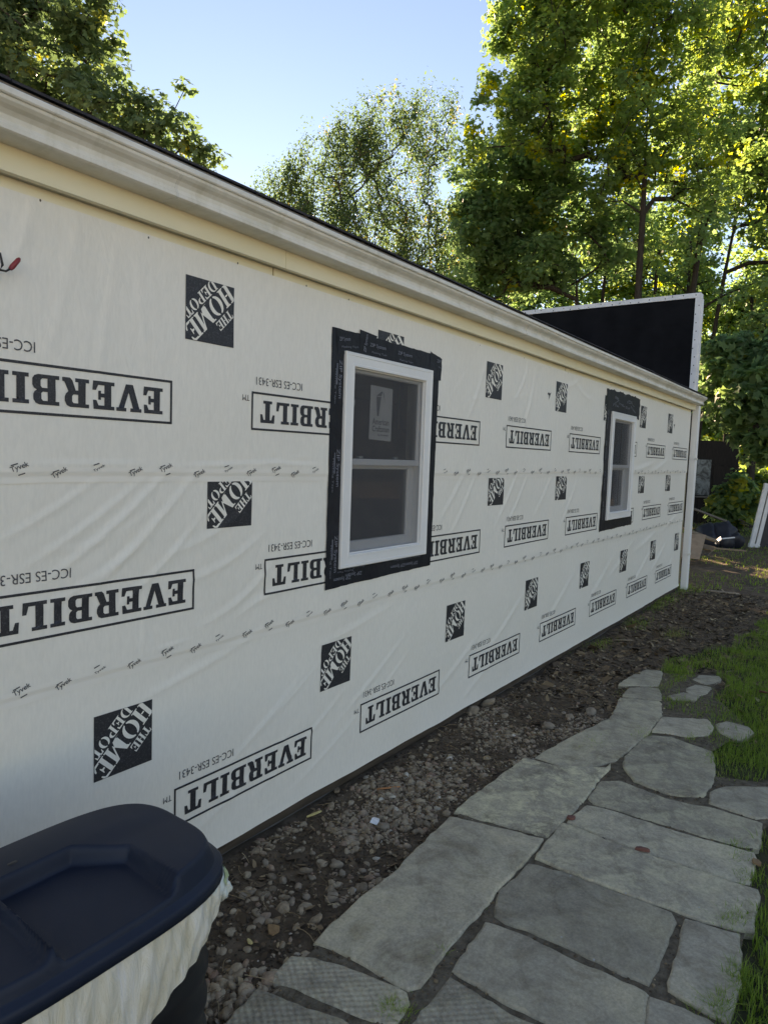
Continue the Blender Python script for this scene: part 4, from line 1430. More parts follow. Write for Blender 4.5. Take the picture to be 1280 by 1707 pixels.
def build_bin():
    b = empty('trash_can', (BIN_X, BIN_Y, GZ + .006))
    tag(b, 'black plastic trash can with a dark blue lid, nearest to the camera', 'trash can')
    # body: taper, horizontal ribs
    rings = []
    H = .70
    for i in range(36):
        t = i / 35
        z = -.004 + (H + .004) * t
        s = .97 + .03 * t
        rib = .006 * (math.sin(t * math.pi * 14) > .55)
        rings.append([(x * s + math.copysign(rib, x), y * s + math.copysign(rib, y), z) for x, y in se(HXB - .026, HYB - .026)])
    loft('body', rings, M['bin_body'], b)
    # lid: rolled rim and upright skirt, then one moulded top with wells sunk to the front edge
    lid = loft('lid', [
        [(x, y, .700) for x, y in se(HXB - .014, HYB - .014)],
        [(x, y, .688) for x, y in se(HXB - .002, HYB - .002)],
        [(x, y, .689) for x, y in se(HXB + .010, HYB + .010)],
        [(x, y, .719) for x, y in se(HXB + .009, HYB + .009)],
        [(x, y, .724) for x, y in se(HXB + .004, HYB + .004)],
        [(x, y, .729) for x, y in se(HXB - .009, HYB - .009)],
        [(x, y, .733) for x, y in se(HXB - .012, HYB - .012)]], M['bin_plastic'], b, False, False)
    hx, hy = HXB - .012, HYB - .012

    def sstep(t): t = max(0., min(1., t)); return t * t * (3 - 2 * t)

    def smin(a, c, k=.008):
        h = max(k - abs(a - c), 0) / k
        return min(a, c) - h * h * k * .25

    def lid_z(x, y, r):
        d = (1 - r) * .33
        side = .733 + 2.9 * d if d < .020 else .733 + .058 + .12 * (d - .020)
        plate = .796 + .006 * sstep((y - .0) / .1) - .012 * (max(0, abs(x) - .12) / .3) ** 2
        e = min(x + .115, .215 - x, .085 - y)
        e = min(e, ((.215 - x) + (.085 - y) - .11) * .7)
        floor = .752 - .004 * sstep((-.05 - y) / .2)
        wl = sstep(e / .018)
        # lower block left of the well
        e2 = min(-.115 - x, .02 - y)
        blk = plate - (plate - (floor + .016)) * sstep(e2 / .016)
        return smin(side, blk + (floor - blk) * wl)
    V = [(0, 0, lid_z(0, 0, 0))]
    na, nr = 200, 72
    ring = se(hx, hy, 3.5, na)
    for k in range(1, nr + 1):
        r = k / nr
        V += [(x * r, y * r, lid_z(x * r, y * r, r)) for x, y in ring]
    F = [(0, 1 + j, 1 + (j + 1) % na) for j in range(na)]
    for k in range(nr - 1):
        for j in range(na):
            p0, p1 = 1 + k * na + j, 1 + k * na + (j + 1) % na
            F.append((p0, p0 + na, p1 + na, p1))
    mesh('lid_top', V, F, M['bin_plastic'], lid, True)
    for sx in (-1, 1):
        loft('latch', [[(sx * .06 + x, HYB + .002 + y, z) for x, y in rrect(.04, .016, .012, 3)] for z in (.66, .70, .728)], M['bin_plastic'], lid)
    for px_, py_ in ((-.03, .12), (-.10, .10)):
        loft('lid_vent', [[(px_ + x, py_ + y, z) for x, y in rrect(.012, .006, .004, 2)] for z in (.77, .8035)], M['rubber_black'], lid)
    # bag folded over the rim, its edge hanging lower on the near side
    bag = empty('trash_bag', (BIN_X, BIN_Y, GZ + .408))
    tag(bag, 'cream plastic bag folded over the trash can rim under the lid', 'bag')
    base = se(HXB - .008, HYB - .008, 3.5, 120)
    # resample evenly
    pts = np.array(base + [base[0]])
    L = np.concatenate([[0], np.cumsum(np.linalg.norm(np.diff(pts, axis=0), axis=1))])
    n = 260
    S = np.linspace(0, L[-1], n, endpoint=False)
    px_ = np.interp(S, L, pts[:, 0]); py_ = np.interp(S, L, pts[:, 1])
    nrm = np.stack([px_ / (HXB ** 2), py_ / (HYB ** 2)], 1)
    nrm /= np.linalg.norm(nrm, axis=1)[:, None]
    m = 14
    V = []
    for i in range(n):
        x, y = px_[i], py_[i]
        # front (y<0): the hem drops away from the far corner towards the near end
        drop = .075 + .34 * max(0, min(1, (.37 - x) / .48)) * (1 if y < .1 else .4)
        drop += .012 * math.sin(S[i] * 31) + .02 * math.sin(S[i] * 9 + 1)
        for k in range(m):
            t = k / (m - 1)
            f = .005 * math.sin(S[i] * 70 + 3 * t + 2 * math.sin(t * 5)) * (1 - abs(2 * t - 1)) + .006 * math.sin(S[i] * 33 + 1.2 + 4 * t) * t + .004 * math.sin(S[i] * 120 + 9 * t)
            taper = .004 * t
            o = .006 + f + taper + .010 * math.sin(math.pi * t)
            V.append((x + nrm[i, 0] * o, y + nrm[i, 1] * o, .302 - drop * t))
    F = [(i * m + k, ((i + 1) % n) * m + k, ((i + 1) % n) * m + k + 1, i * m + k + 1) for i in range(n) for k in range(m - 1)]
    mesh('skirt', V, F, M['bag'], bag, True)
    # loose fold bulging out below the lid at the far corner, ending in a gathered lump
    V, F, V2, F2 = [], [], [], []
    ring = se(HXB - .006, HYB - .006, 3.5, 240)
    ids = [i % 240 for i in range(-34, 10)]
    mrow = 9
    for q, i in enumerate(ids):
        x, y = ring[i]
        t = q / (len(ids) - 1)
        L = math.hypot(x / HXB ** 2, y / HYB ** 2)
        nx_, ny_ = x / HXB ** 2 / L, y / HYB ** 2 / L
        bulge = .034 * math.sin(math.pi * min(1, t * 1.05)) ** .8
        for k in range(mrow):
            v = k / (mrow - 1)
            o = bulge * math.sin(math.pi * (.12 + .88 * v)) * (1 + .15 * math.sin(q * .9 + 5 * v)) + .004
            z = .287 - v * (.012 + .095 * math.sin(math.pi * t) ** .7) + .003 * math.sin(q * .7)
            V.append((x + nx_ * o, y + ny_ * o, z))
            if 1 <= k < 4: V2.append((x + nx_ * (o + .003), y + ny_ * (o + .003), z + .001))
    for q in range(len(ids) - 1):
        for k in range(mrow - 1):
            a_ = q * mrow + k
            F.append((a_, a_ + mrow, a_ + mrow + 1, a_ + 1))
        for k in range(2):
            if 6 < q < 26:
                a_ = q * 3 + k
                F2.append((a_, a_ + 3, a_ + 4, a_ + 1))
    mesh('bag_fold', V, F, M['bag_edge'], bag, True)
    mesh('drawstring', V2, F2, M['bag_green'], bag, True)
    iv, jf = ico(3)
    w = 1 + .22 * np.sin(iv @ np.array([4.1, 2.2, 3.2])) + .12 * np.sin(iv @ np.array([-7, 8, 5.3]))
    P = iv * w[:, None] * np.array([.022, .030, .030]) + np.array([HXB + .012, -.135, .195])
    mesh('bag_corner', P, jf, M['bag_edge'], bag, True)


build_bin()

# ================================================================== GRAVEL, LITTER, GRASS
ICO2 = ico(2)
ICO1 = ico(1)


def stones_mesh(name, P, S, var, tmpl, seed, mat, parent=None):
    rng = np.random.default_rng(seed)
    V0, F0 = tmpl
    n, k = len(P), len(V0)
    # lumpy variants
    lump = 1 + .28 * np.stack([np.sin(V0 @ rng.normal(0, 1.7, 3) + rng.uniform(0, 6)) for _ in range(12)])
    lump += .10 * rng.normal(0, 1, lump.shape)
    Vv = V0[None] * lump[:, :, None]
    idx = rng.integers(0, 12, n)
    sc = np.stack([rng.uniform(.75, 1.25, n), rng.uniform(.7, 1.2, n), rng.uniform(.5, .8, n)], 1) * S[:, None]
    ang = rng.uniform(0, 2 * np.pi, n)
    tl = rng.normal(0, .25, (n, 2))
    W = Vv[idx] * sc[:, None, :]
    W[:, :, 2] += W[:, :, 0] * tl[:, None, 0] + W[:, :, 1] * tl[:, None, 1]
    c, s = np.cos(ang)[:, None], np.sin(ang)[:, None]
    x = W[:, :, 0] * c - W[:, :, 1] * s
    y = W[:, :, 0] * s + W[:, :, 1] * c
    W = np.stack([x, y, W[:, :, 2]], -1) + P[:, None, :]
    F = (F0[None] + (np.arange(n) * k)[:, None, None]).reshape(-1, 3)
    return np_mesh(name, W.reshape(-1, 3), F, mat, parent, True, {'var': np.repeat(var, k)})


def gravel_density(x, y):
    """1 in the stony strip along the wall, thinning towards the far end"""
    d = np.clip(1.25 - np.clip(x - 3.4, 0, None) / 3.2, 0.10, 1)
    lim = np.interp(x, [0.3, 1.6, 2.8, 4.2, 5.5, 7, 9, 11], [-.98, -.92, -.80, -.78, -.95, -1.05, -1.0, -.8])
    m = (y > lim) & (y < -.03)
    n = fnoise(x, y, 51, 2.6, 3)
    return d * m * np.clip((n - .40) * 3.2, 0.05, .8)


def build_gravel():
    rng = np.random.default_rng(2)
    N = 46000
    x = rng.uniform(.4, 10.9, N); y = rng.uniform(-1.1, -.02, N)
    # more candidates near the camera
    x[:30000] = rng.uniform(.5, 5.0, 30000)
    keep = rng.uniform(0, 1, N) < gravel_density(x, y)
    keep &= ~slab_mask(x, y)
    x, y = x[keep], y[keep]
    s = np.exp(rng.normal(math.log(.0085), .52, len(x)))
    s = np.clip(s, .0035, .026) * np.clip(1.12 - .075 * x, .55, 1.1)
    near = x < 5.2
    z = ground_z(x, y) + s * rng.uniform(-.15, .22, len(x))
    P = np.stack([x, y, z], 1)
    var = np.clip(rng.beta(2.2, 2.4, len(x)), 0, .97)
    var[rng.uniform(0, 1, len(x)) < .012] = 1.0
    big = near & (s > .0105)
    o = stones_mesh('gravel', P[big], s[big], var[big], ICO2, 5, M['pebble'])
    tag(o, 'rounded grey brown pebbles strewn along the wall foot', 'gravel', kind='stuff')
    o = stones_mesh('gravel', P[~big], s[~big], var[~big], ICO1, 6, M['pebble'])
    tag(o, 'fine grit and small far pebbles along the wall foot', 'gravel', kind='stuff')


build_gravel()


def build_clods():
    rng = np.random.default_rng(14)
    N = 15000
    x = np.concatenate([rng.uniform(.5, 5.0, N // 2), rng.uniform(.5, 11.3, N // 2)]); y = rng.uniform(-2.0, -.015, N)
    lim = np.interp(x, [0.3, 4.2, 5.5, 7, 9, 11], [-1.0, -.95, -1.2, -1.6, -1.9, -1.9])
    keep = (y > lim) & ~slab_mask(x, y) & ~in_poly(x, y, GRASS_POLY)
    x, y = x[keep], y[keep]
    s = np.clip(np.exp(rng.normal(math.log(.0055), .5, len(x))), .002, .016)
    P = np.stack([x, y, ground_z(x, y) + s * .2], 1)
    o = stones_mesh('soil_crumbs', P, s, np.clip(rng.beta(1.5, 3, len(x)), 0, 1) * .6, ICO1, 8, M['litter'])
    tag(o, 'dark crumbs of soil and bark over the bare strip', 'soil', kind='stuff')
    # grit caught in the slab joints
    N = 16000
    x = rng.uniform(.6, 7, N); y = rng.uniform(-3.0, -.6, N)
    keep = in_poly(x, y, PATH_POLY) & ~slab_mask(x, y)
    x, y = x[keep], y[keep]
    s = np.clip(np.exp(rng.normal(math.log(.0035), .45, len(x))), .0015, .009)
    o = stones_mesh('joint_grit', np.stack([x, y, np.full(len(x), GZ + .022)], 1), s, np.clip(rng.beta(1.8, 2.4, len(x)), 0, 1), ICO1, 9, M['litter'])
    tag(o, 'grit and crumbs caught in the joints between slabs', 'grit', kind='stuff')


build_clods()


def build_rocks():
    rnd = random.Random(12)
    spots = [(560, 1442, .036, 'flat pointed stone, largest in the near gravel'), (552, 1502, .030, 'angular stone standing at the path edge near the two ribbed slabs'), (473, 1471, .019, 'smooth oval pebble in dark soil near the trash can'),
             (486, 1508, .018, 'crooked pale pebble beside the gravel near the trash can'), (418, 1491, .016, 'small stone close to the bag corner'), (510, 1500, .017, 'stone just left of the angular stone at the path edge'),
             (570, 1458, .018, 'stone just below the flat pointed stone'), (520, 1466, .017, 'stone left of the flat pointed stone'), (640, 1378, .022, 'stone just right of the white paper scrap'),
             (578, 1357, .022, 'stone up and left of the white paper scrap'), (700, 1320, .022, 'stone between the orange splinter and the pale slab'), (585, 1388, .022, 'stone down and left of the white paper scrap'),
             (612, 1396, .020, 'stone just below the white paper scrap'), (660, 1360, .020, 'stone up and right of the white paper scrap'), (442, 1440, .020, 'stone near the wall foot above the trash can bag'),
             (405, 1500, .020, 'stone next to the bag corner, lower of the two'), (455, 1530, .020, 'stone above the curled brown leaf'), (430, 1545, .020, 'stone just left of the curled brown leaf'),
             (520, 1423, .018, 'stone halfway between wall and flat pointed stone, right of two'), (495, 1418, .018, 'stone halfway between wall and flat pointed stone, left of two'), (605, 1452, .020, 'stone right of the flat pointed stone, near the slab'),
             (386, 1640, .014, 'small white pebble in dark soil below the bag'), (788, 1190, .045, 'round brown stone against the wall foot'), (812, 1178, .055, 'biggest brown stone against the wall foot'),
             (840, 1198, .030, 'stone right of the biggest brown stone at the wall'), (870, 1290, .03, 'stone at the upper corner of the lichen covered slab'), (915, 1215, .035, 'left stone of the pile above the far slab'),
             (985, 1190, .04, 'right stone of the pile above the far slab'), (950, 1200, .035, 'middle stone of the pile above the far slab')]
    for px, py, s, lab in spots:
        x, y = gpt(px, py)
        o = stones_mesh('stone', np.zeros((1, 3)), np.array([s]), np.array([.5]), ICO2, rnd.randrange(9999), M['stone'])
        o.location = (x, y, float(ground_z(x, y)) + s * .30)
        tag(o, lab, 'stone', 'larger stones in the gravel')


build_rocks()


def build_litter():
    rng = np.random.default_rng(31)
    # chips and leaf scraps
    N = 20000
    x = .6 + 10.9 * rng.uniform(0, 1, N) ** 1.4; y = rng.uniform(-2.2, -.03, N)
    w = np.where(y > -1.1, .55, .0) + np.where((x > 5.2) & (y > -2.0), .5, 0)
    keep = (rng.uniform(0, 1, N) < w) & (~slab_mask(x, y) | (rng.uniform(0, 1, N) < .02))
    x, y = x[keep], y[keep]
    n = len(x)
    s = np.exp(rng.normal(math.log(.011), .5, n)) * np.where(x > 5, 1.7, 1)
    ang = rng.uniform(0, 6.28, n)
    asp = rng.uniform(.25, .8, n)
    tilt = rng.normal(0, .35, (n, 2))
    T = np.array([[-1, -.6], [.2, -1], [1.1, -.1], [.5, .9], [-.7, .7]])
    lx = T[None, :, 0] * s[:, None]; ly = T[None, :, 1] * (s * asp)[:, None]
    X = lx * np.cos(ang)[:, None] - ly * np.sin(ang)[:, None]
    Y = lx * np.sin(ang)[:, None] + ly * np.cos(ang)[:, None]
    Z = X * tilt[:, :1] + Y * tilt[:, 1:] + .006
    V = np.stack([X + x[:, None], Y + y[:, None], Z + ground_z(x, y)[:, None]], -1).reshape(-1, 3)
    F = np.arange(n * 5).reshape(n, 5)
    o = np_mesh('leaf_litter', V, F, M['litter'], None, False, {'var': np.repeat(rng.beta(1.5, 2.2, n), 5)})
    tag(o, 'brown wood chips and leaf scraps over the soil strip', 'litter', kind='stuff')
    # straw and twigs
    N = 2800
    x = rng.uniform(.7, 10.5, N); y = rng.uniform(-1.8, -.03, N)
    keep = ~slab_mask(x, y) & ((y > -1.05) | (x > 5))
    x, y = x[keep], y[keep]
    Vs, Fs, va = [], [], []
    nv = 0
    for a, b in zip(x, y):
        L = rng.uniform(.03, .13)
        th = rng.uniform(0, 6.28)
        bend = rng.normal(0, .35)
        P = []
        for k in range(4):
            t = k / 3
            P.append((a + math.cos(th + bend * t) * L * t, b + math.sin(th + bend * t) * L * t, 0))
        P = np.array(P)
        P[:, 2] = ground_z(P[:, 0], P[:, 1]) + rng.uniform(.006, .02) + rng.uniform(0, .012) * np.sin(np.linspace(0, 3, 4))
        v, f = tube_arrays(P, np.linspace(1, .5, 4) * rng.uniform(.0010, .0024), 3)
        Vs.append(v); Fs.append(np.array(f) + nv); nv += len(v)
        va.append(np.full(len(v), rng.beta(2, 1.6)))
    o = np_mesh('straw', np.concatenate(Vs), np.concatenate(Fs), M['litter'], None, False, {'var': np.concatenate(va)})
    tag(o, 'dry straw and thin twigs scattered over the gravel strip', 'straw', kind='stuff')


build_litter()


def blades(name, x, y, z0, h, wdt, var, rng, lean=.45):
    n = len(x)
    th = rng.uniform(0, 6.28, n)
    ln = np.abs(rng.normal(0, lean, n)) * h + .01
    dx, dy = np.cos(th) * ln, np.sin(th) * ln
    sx, sy = -np.sin(th + rng.normal(0, .8, n)) * wdt, np.cos(th) * wdt
    V = np.zeros((n, 5, 3))
    for k, (t, ww) in enumerate(((0, 1), (0, -1), (.55, .8), (.55, -.8), (1, 0))):
        V[:, k, 0] = x + dx * t * t + sx * ww * .5
        V[:, k, 1] = y + dy * t * t + sy * ww * .5
        V[:, k, 2] = z0 + h * (t - .18 * t * t * (ln / h))
    F = np.array([[0, 1, 3], [0, 3, 2], [2, 3, 4]])
    F = (F[None] + (np.arange(n) * 5)[:, None, None]).reshape(-1, 3)
    return np_mesh(name, V.reshape(-1, 3), F, M['grass'], None, False, {'var': np.repeat(var, 5)})


def build_grass():
    rng = np.random.default_rng(77)
    N = 250000
    u = rng.uniform(0, 1, N)
    x = .8 + 10.5 * u ** 1.15
    y = rng.uniform(-4.2, -.6, N)
    rx = x + (fnoise(x, y, 61, 6, 3) - .5) * .35; ry = y + (fnoise(x, y, 67, 6, 3) - .5) * .35
    m = in_poly(rx, ry, GRASS_POLY) & (~slab_mask(x, y) | (rng.uniform(0, 1, N) < .03)) & (y < -.75)
    # keep to what the lawn near the path shows; lusher in patches
    dn = fnoise(x, y, 15, 2.2, 3)
    m &= rng.uniform(0, 1, N) < np.clip((dn - .22) * 2.9, .16, 1)
    x, y = x[m], y[m]
    h = rng.uniform(.025, .075, len(x)) * (.65 + .8 * fnoise(x, y, 19, 1.5, 2))
    var = np.clip(rng.beta(2, 3, len(x)) * .85 + .35 * (fnoise(x, y, 25, 1.3, 2) - .5), 0, 1)
    dead = rng.uniform(0, 1, len(x)) < .13
    var[dead] = rng.uniform(.82, 1, dead.sum())
    h = np.where(dead, h * .6, h)
    o = blades('grass', x, y, ground_z(x, y) - .004 + np.where(slab_mask(x, y), .030, 0), h, rng.uniform(.003, .0055, len(x)), var, rng)
    tag(o, 'lush green lawn grass on the far side of the path', 'grass', kind='stuff')
    # thin tufts: in the joints, on the slabs, along the wall
    tufts = [(985, 1247, .16, .05, 260, .62), (1070, 1230, .13, .05, 260, .5), (1105, 1150, .25, .05, 420, .7), (1130, 1130, .2, .05, 260, .6), (1080, 1150, .2, .04, 160, .8), (1040, 1155, .15, .03, 100, .85),
             (930, 1085, .30, .05, 260, .8), (1000, 1075, .3, .06, 260, .75), (1090, 1010, .45, .07, 420, .45), (1060, 1040, .4, .06, 300, .6), (1140, 985, .5, .07, 420, .5), (1110, 1000, .4, .06, 300, .5),
             (1150, 1235, .10, .05, 160, .55), (1180, 1270, .12, .05, 200, .5), (1190, 1300, .15, .04, 120, .8), (1235, 1430, .10, .05, 160, .4), (1210, 1415, .04, .04, 60, .4), (1240, 1470, .08, .05, 160, .4),
             (1230, 1545, .09, .06, 220, .4), (1205, 1545, .06, .06, 120, .4), (1230, 1640, .08, .07, 260, .4), (1200, 1690, .08, .07, 260, .4), (1160, 1690, .05, .05, 100, .5), (735, 1600, .025, .05, 60, .7),
             (650, 1690, .05, .05, 180, .65), (675, 1700, .04, .05, 120, .65), (805, 1525, .03, .035, 50, .8), (700, 1650, .03, .04, 60, .6), (1125, 1060, .3, .06, 260, .9), (1235, 1100, .15, .05, 120, .9),
             (890, 1100, .2, .05, 160, .85), (1140, 1350, .04, .03, 40, .6), (1065, 1312, .04, .03, 50, .55), (940, 1365, .03, .02, 30, .8), (1225, 1415, .05, .05, 80, .45)]
    X, Y, Hh, Va = [], [], [], []
    for px, py, r, hh, n, v in tufts:
        cx, cy = gpt(px, py)
        a = rng.normal(0, r * .5, n); b = rng.normal(0, r * .22, n)
        X.append(cx + a); Y.append(cy + b); Hh.append(rng.uniform(.5, 1.1, n) * hh)
        Va.append(np.clip(rng.normal(v, .16, n), 0, 1))
    x, y, h, var = map(np.concatenate, (X, Y, Hh, Va))
    o = blades('grass', x, y, ground_z(x, y), h, rng.uniform(.002, .004, len(x)), var, rng, .7)
    tag(o, 'thin dry grass tufts in the slab joints and soil strip', 'grass', kind='stuff')
    # coarse ground cover beyond the house corner
    N = 42000
    x = rng.uniform(11, 30, N); y = rng.uniform(-5, 12, N)
    m = fnoise(x, y, 35, .8, 3) > .44
    m &= ~((y > -.2) & (y < 8) & (x < 11.3))
    x, y = x[m], y[m]
    o = blades('ground_cover', x, y, ground_z(x, y) - .01, rng.uniform(.03, .10, len(x)), rng.uniform(.008, .016, len(x)), np.clip(rng.beta(2, 3, len(x)), 0, 1), rng, .8)
    tag(o, 'rough weeds growing in the soil beyond the house corner', 'weeds', kind='stuff')


build_grass()


# ------------------------------------------------------------------ small things on the ground
def chip(name, px, py, L, W, T, ang, mat, label, cat, z=None, rag=.25, tilt=0.0):
    x, y = gpt(px, py, GZ + .01)
    z = float(ground_z(x, y)) + .012 if z is None else z
    rnd = random.Random(int(px * 7 + py))
    bm = bmesh.new()
    n = 7
    out = []
    for i in range(n):
        a = 2 * math.pi * i / n
        out.append((L * .5 * math.cos(a) * (1 + rnd.uniform(-rag, rag)), W * .5 * math.sin(a) * (1 + rnd.uniform(-rag, rag))))
    lo = [bm.verts.new((a, b, 0)) for a, b in out]
    hi = [bm.verts.new((a * .92, b * .92, T)) for a, b in out]
    for i in range(n):
        bm.faces.new((lo[i], lo[(i + 1) % n], hi[(i + 1) % n], hi[i]))
    bm.faces.new(hi); bm.faces.new(list(reversed(lo)))
    o = bm_obj(name, bm, M[mat])
    o.location = (x, y, z)
    o.rotation_euler = (tilt, tilt * .6, ang)
    tag(o, label, cat)
    return o


def build_small():
    # folded scrap of white wrapper
    x, y = gpt(625, 1373)
    z = float(ground_z(x, y)) + .02
    sc = mesh('paper_scrap', [(-.03, -.018, 0), (.0, -.022, .008), (.032, -.014, .002), (.030, .014, .004), (.002, .018, .012), (-.028, .020, .002),
                              (-.03, -.018, -.003), (.0, -.022, .005), (.032, -.014, -.001), (.030, .014, .001), (.002, .018, .009), (-.028, .020, -.001)],
              [(0, 1, 4, 5), (1, 2, 3, 4), (7, 6, 11, 10), (8, 7, 10, 9), (0, 6, 7, 1), (1, 7, 8, 2), (2, 8, 9, 3), (3, 9, 10, 4), (4, 10, 11, 5), (5, 11, 6, 0)], M['paper_white'])
    sc.location = (x, y, z); sc.rotation_euler = (.1, .05, R(20))
    tag(sc, 'small folded white paper scrap lying on the gravel', 'paper scrap')
    chip('wood_splinter', 647, 1316, .16, .012, .006, R(-38), 'wood_orange', 'thin orange wood splinter lying on the gravel near the wall', 'wood splinter', None, .1)
    chip('wood_splinter', 524, 1356, .10, .014, .007, R(-12), 'wood_yellow', 'yellow and red wood sliver in the gravel by the wall', 'wood splinter', None, .1)
    chip('wood_splinter', 562, 1318, .05, .03, .012, R(20), 'plank', 'short pale wood offcut in the gravel by the wall', 'wood splinter')
    chip('dead_leaf', 455, 1555, .075, .05, .004, R(30), 'dead_leaf', 'curled brown dead leaf in dark soil left of the path', 'leaf', None, .4, .2)
    chip('dead_leaf', 417, 1577, .05, .02, .004, R(70), 'wood_yellow', 'pale yellow dead leaf beside the bin gravel', 'leaf', None, .4, .2)
    chip('brick_chip', 1071, 1426, .07, .026, .014, R(-70), 'brick_chip', 'red brick chip lying on a slab joint', 'brick chip', SLAB_Z + .002)
    chip('brick_chip', 951, 1372, .05, .035, .012, R(-30), 'brick_chip', 'dark brown brick chip near the pale slab corner', 'brick chip', SLAB_Z + .002)
    chip('dead_leaf', 1262, 1446, .06, .05, .006, R(0), 'dead_leaf', 'tan dead leaf at the grass edge of the path', 'leaf', SLAB_Z, .4, .2)
    chip('dead_leaf', 1232, 1171, .07, .05, .006, R(10), 'dead_leaf', 'light brown dead leaf upright in the lawn', 'leaf', GZ + .06, .4, .5)
    chip('dead_leaf', 1270, 1164, .07, .05, .006, R(60), 'brick_chip', 'reddish dead leaf in the lawn near the frame edge', 'leaf', GZ + .06, .4, .5)
    chip('wood_splinter', 1040, 1068, .22, .03, .012, R(-50), 'plank', 'pale wood strip lying in the soil strip near the lawn', 'wood splinter', None, .15)
    chip('wood_splinter', 1205, 989, .5, .07, .02, R(-80), 'plywood', 'pale flat board scrap on bare soil beyond the lawn', 'wood splinter', None, .2)


build_small()


# ================================================================== THINGS BEYOND THE FAR CORNER
def plank(name, a, b, w, t, mat, label, group, cat='plank', roll=0.0):
    a, b = Vector(a), Vector(b)
    L = (b - a).length
    o = box(name, 0, L, -w / 2, w / 2, -t / 2, t / 2, M[mat], None, .003)
    d = (b - a).normalized()
    q = d.to_track_quat('X', 'Z')
    o.rotation_mode = 'QUATERNION'
    from mathutils import Quaternion
    o.rotation_quaternion = q @ Quaternion((1, 0, 0), roll)
    o.location = a
    tag(o, label, cat, group)
    return o


def build_far():
    # heap of torn-out boards
    g = 'torn out boards behind the house corner'
    def D(px, py, t): return at_depth(px, py, t)
    plank('plank', D(1140, 882, 13.6), D(1196, 903, 13.9), .14, .03, 'plank', 'long tan plank slanting down past the downspout', g, roll=.5)
    plank('plank', D(1150, 846, 14.6), D(1208, 868, 14.8), .10, .04, 'plank_grey', 'grey plank slanting above the board heap', g)
    plank('plywood_sheet', D(1140, 930, 13.2), D(1152, 890, 13.6), .55, .015, 'plywood', 'light brown plywood sheet leaning by the downspout foot', g, 'plywood')
    plank('plank', D(1168, 912, 13.8), D(1240, 918, 14.2), .12, .03, 'plank', 'brown plank lying flat in the sunlit patch', g)
    plank('plank', D(1150, 905, 13.9), D(1190, 916, 13.4), .16, .03, 'plank', 'short brown plank across the heap', g, roll=.4)
    plank('plank', D(1192, 905, 14), D(1202, 897, 13.9), .10, .02, 'old_white', 'white painted board end sticking up from the heap', g, roll=.8)
    plank('plank', D(1203, 898, 14.2), D(1224, 896, 14.2), .05, .02, 'old_white', 'thin white painted batten beside the heap', g)
    plank('plank', D(1232, 866, 17), D(1252, 876, 17), .09, .02, 'plank_grey', 'upper pale batten leaning towards the white frame', g)
    plank('plank', D(1236, 872, 17), D(1252, 880, 17), .07, .02, 'plank_grey', 'lower pale batten leaning towards the white frame', g)
    plank('plank', D(1175, 925, 13.5), D(1186, 915, 13.6), .12, .02, 'plank_grey', 'small grey board curling at the heap front', g)
    # black sacks
    rnd = random.Random(2)
    for px, py, s, lab in ((1180, 880, .27, 'left dark rubbish sack behind the board heap'), (1206, 872, .30, 'tall dark rubbish sack behind the board heap'), (1222, 885, .22, 'right dark rubbish sack near the sunlit patch')):
        p = D(px, py, 16)
        V, F = ico(3)
        n = 1 + .18 * np.sin(V @ np.array([3.1, 1.2, 2.2]) + px) + .10 * np.sin(V @ np.array([-5, 6, 3.3]))
        V = V * n[:, None] * np.array([s, s, s * 1.15])
        V[:, 2] = np.maximum(V[:, 2], -s * .8)
        o = np_mesh('rubbish_sack', V, F, M['tarp_navy'], None, True)
        o.location = (p.x, p.y, GZ + s * .8 + .02)
        tag(o, lab, 'sack', 'dark sacks by the shed')
    # dark shed with rounded end and a window whose reflections are put into its colour
    c = D(1195, 815, 22)
    sh = empty('shed', (c.x, c.y, GZ), YAW - R(90))
    tag(sh, 'dark weathered shed with a rounded roof end under the trees', 'shed')
    prof = [(-1.55, 0), (.62, 0)]
    prof += [(.62 + .10 * math.sin(a) - .3 * (1 - math.cos(a)), 2.0 + .75 * math.sin(a)) for a in np.linspace(.05, 1.5, 8)] + [(-1.55, 2.78)]
    bm = bmesh.new()
    fr = [bm.verts.new((x, 0, z)) for x, z in prof]; bk = [bm.verts.new((x, 2.4, z)) for x, z in prof]
    bm.faces.new(fr); bm.faces.new(list(reversed(bk)))
    for i in range(len(prof)):
        j = (i + 1) % len(prof)
        bm.faces.new((fr[i], bk[i], bk[j], fr[j]))
    bm_obj('wall', bm, M['shed_wood'], sh)
    for i in range(12):
        box('plank', -1.5 + i * .18, -1.5 + i * .18 + .165, -.022, -.003, .05, 2.0 if i > 2 else 2.5, M['shed_wood'], sh, .004)
    box('door', -.18, .42, -.05, -.0235, .05, 1.95, M['shed_wood'], sh, .006)
    pan = box('mottled_window', -.86, -.26, -.045, -.024, 1.0, 2.15, M['mottled'], sh, .004)
    box('ledge', -1.2, .1, -.12, -.0235, .93, .97, M['plank_grey'], sh)
    box('door_hasp', .02, .08, -.062, -.051, 1.02, 1.06, M['old_white'], sh)
    # old white frame leaning, dark sheet behind it
    base = D(1256, 913, 16.2)
    f = empty('leaning_frame', (base.x, base.y, GZ + .02), YAW - R(90))
    tag(f, 'white painted door frame edge leaning with a dark sheet beside it', 'door frame')
    f.rotation_euler = (0, R(9.5), YAW - R(90))
    for k, (a, b) in enumerate(((-.12, -.015), (.015, .11))):
        box('stile', a, b, -.03, .03, .06, 1.52, M['old_white'], f, .006)
    box('rail', -.13, .12, -.035, .035, -.02, .10, M['old_white'], f, .006)
    box('rail', -.12, .11, -.032, .032, 1.40, 1.56, M['old_white'], f, .006)
    box('dark_sheet', .13, 1.5, .0, .05, -.05, 1.50, M['tarp_navy'], f, .01)
    box('groove_board', -.014, .014, -.012, .012, .12, 1.39, M['plank_grey'], f)


build_far()


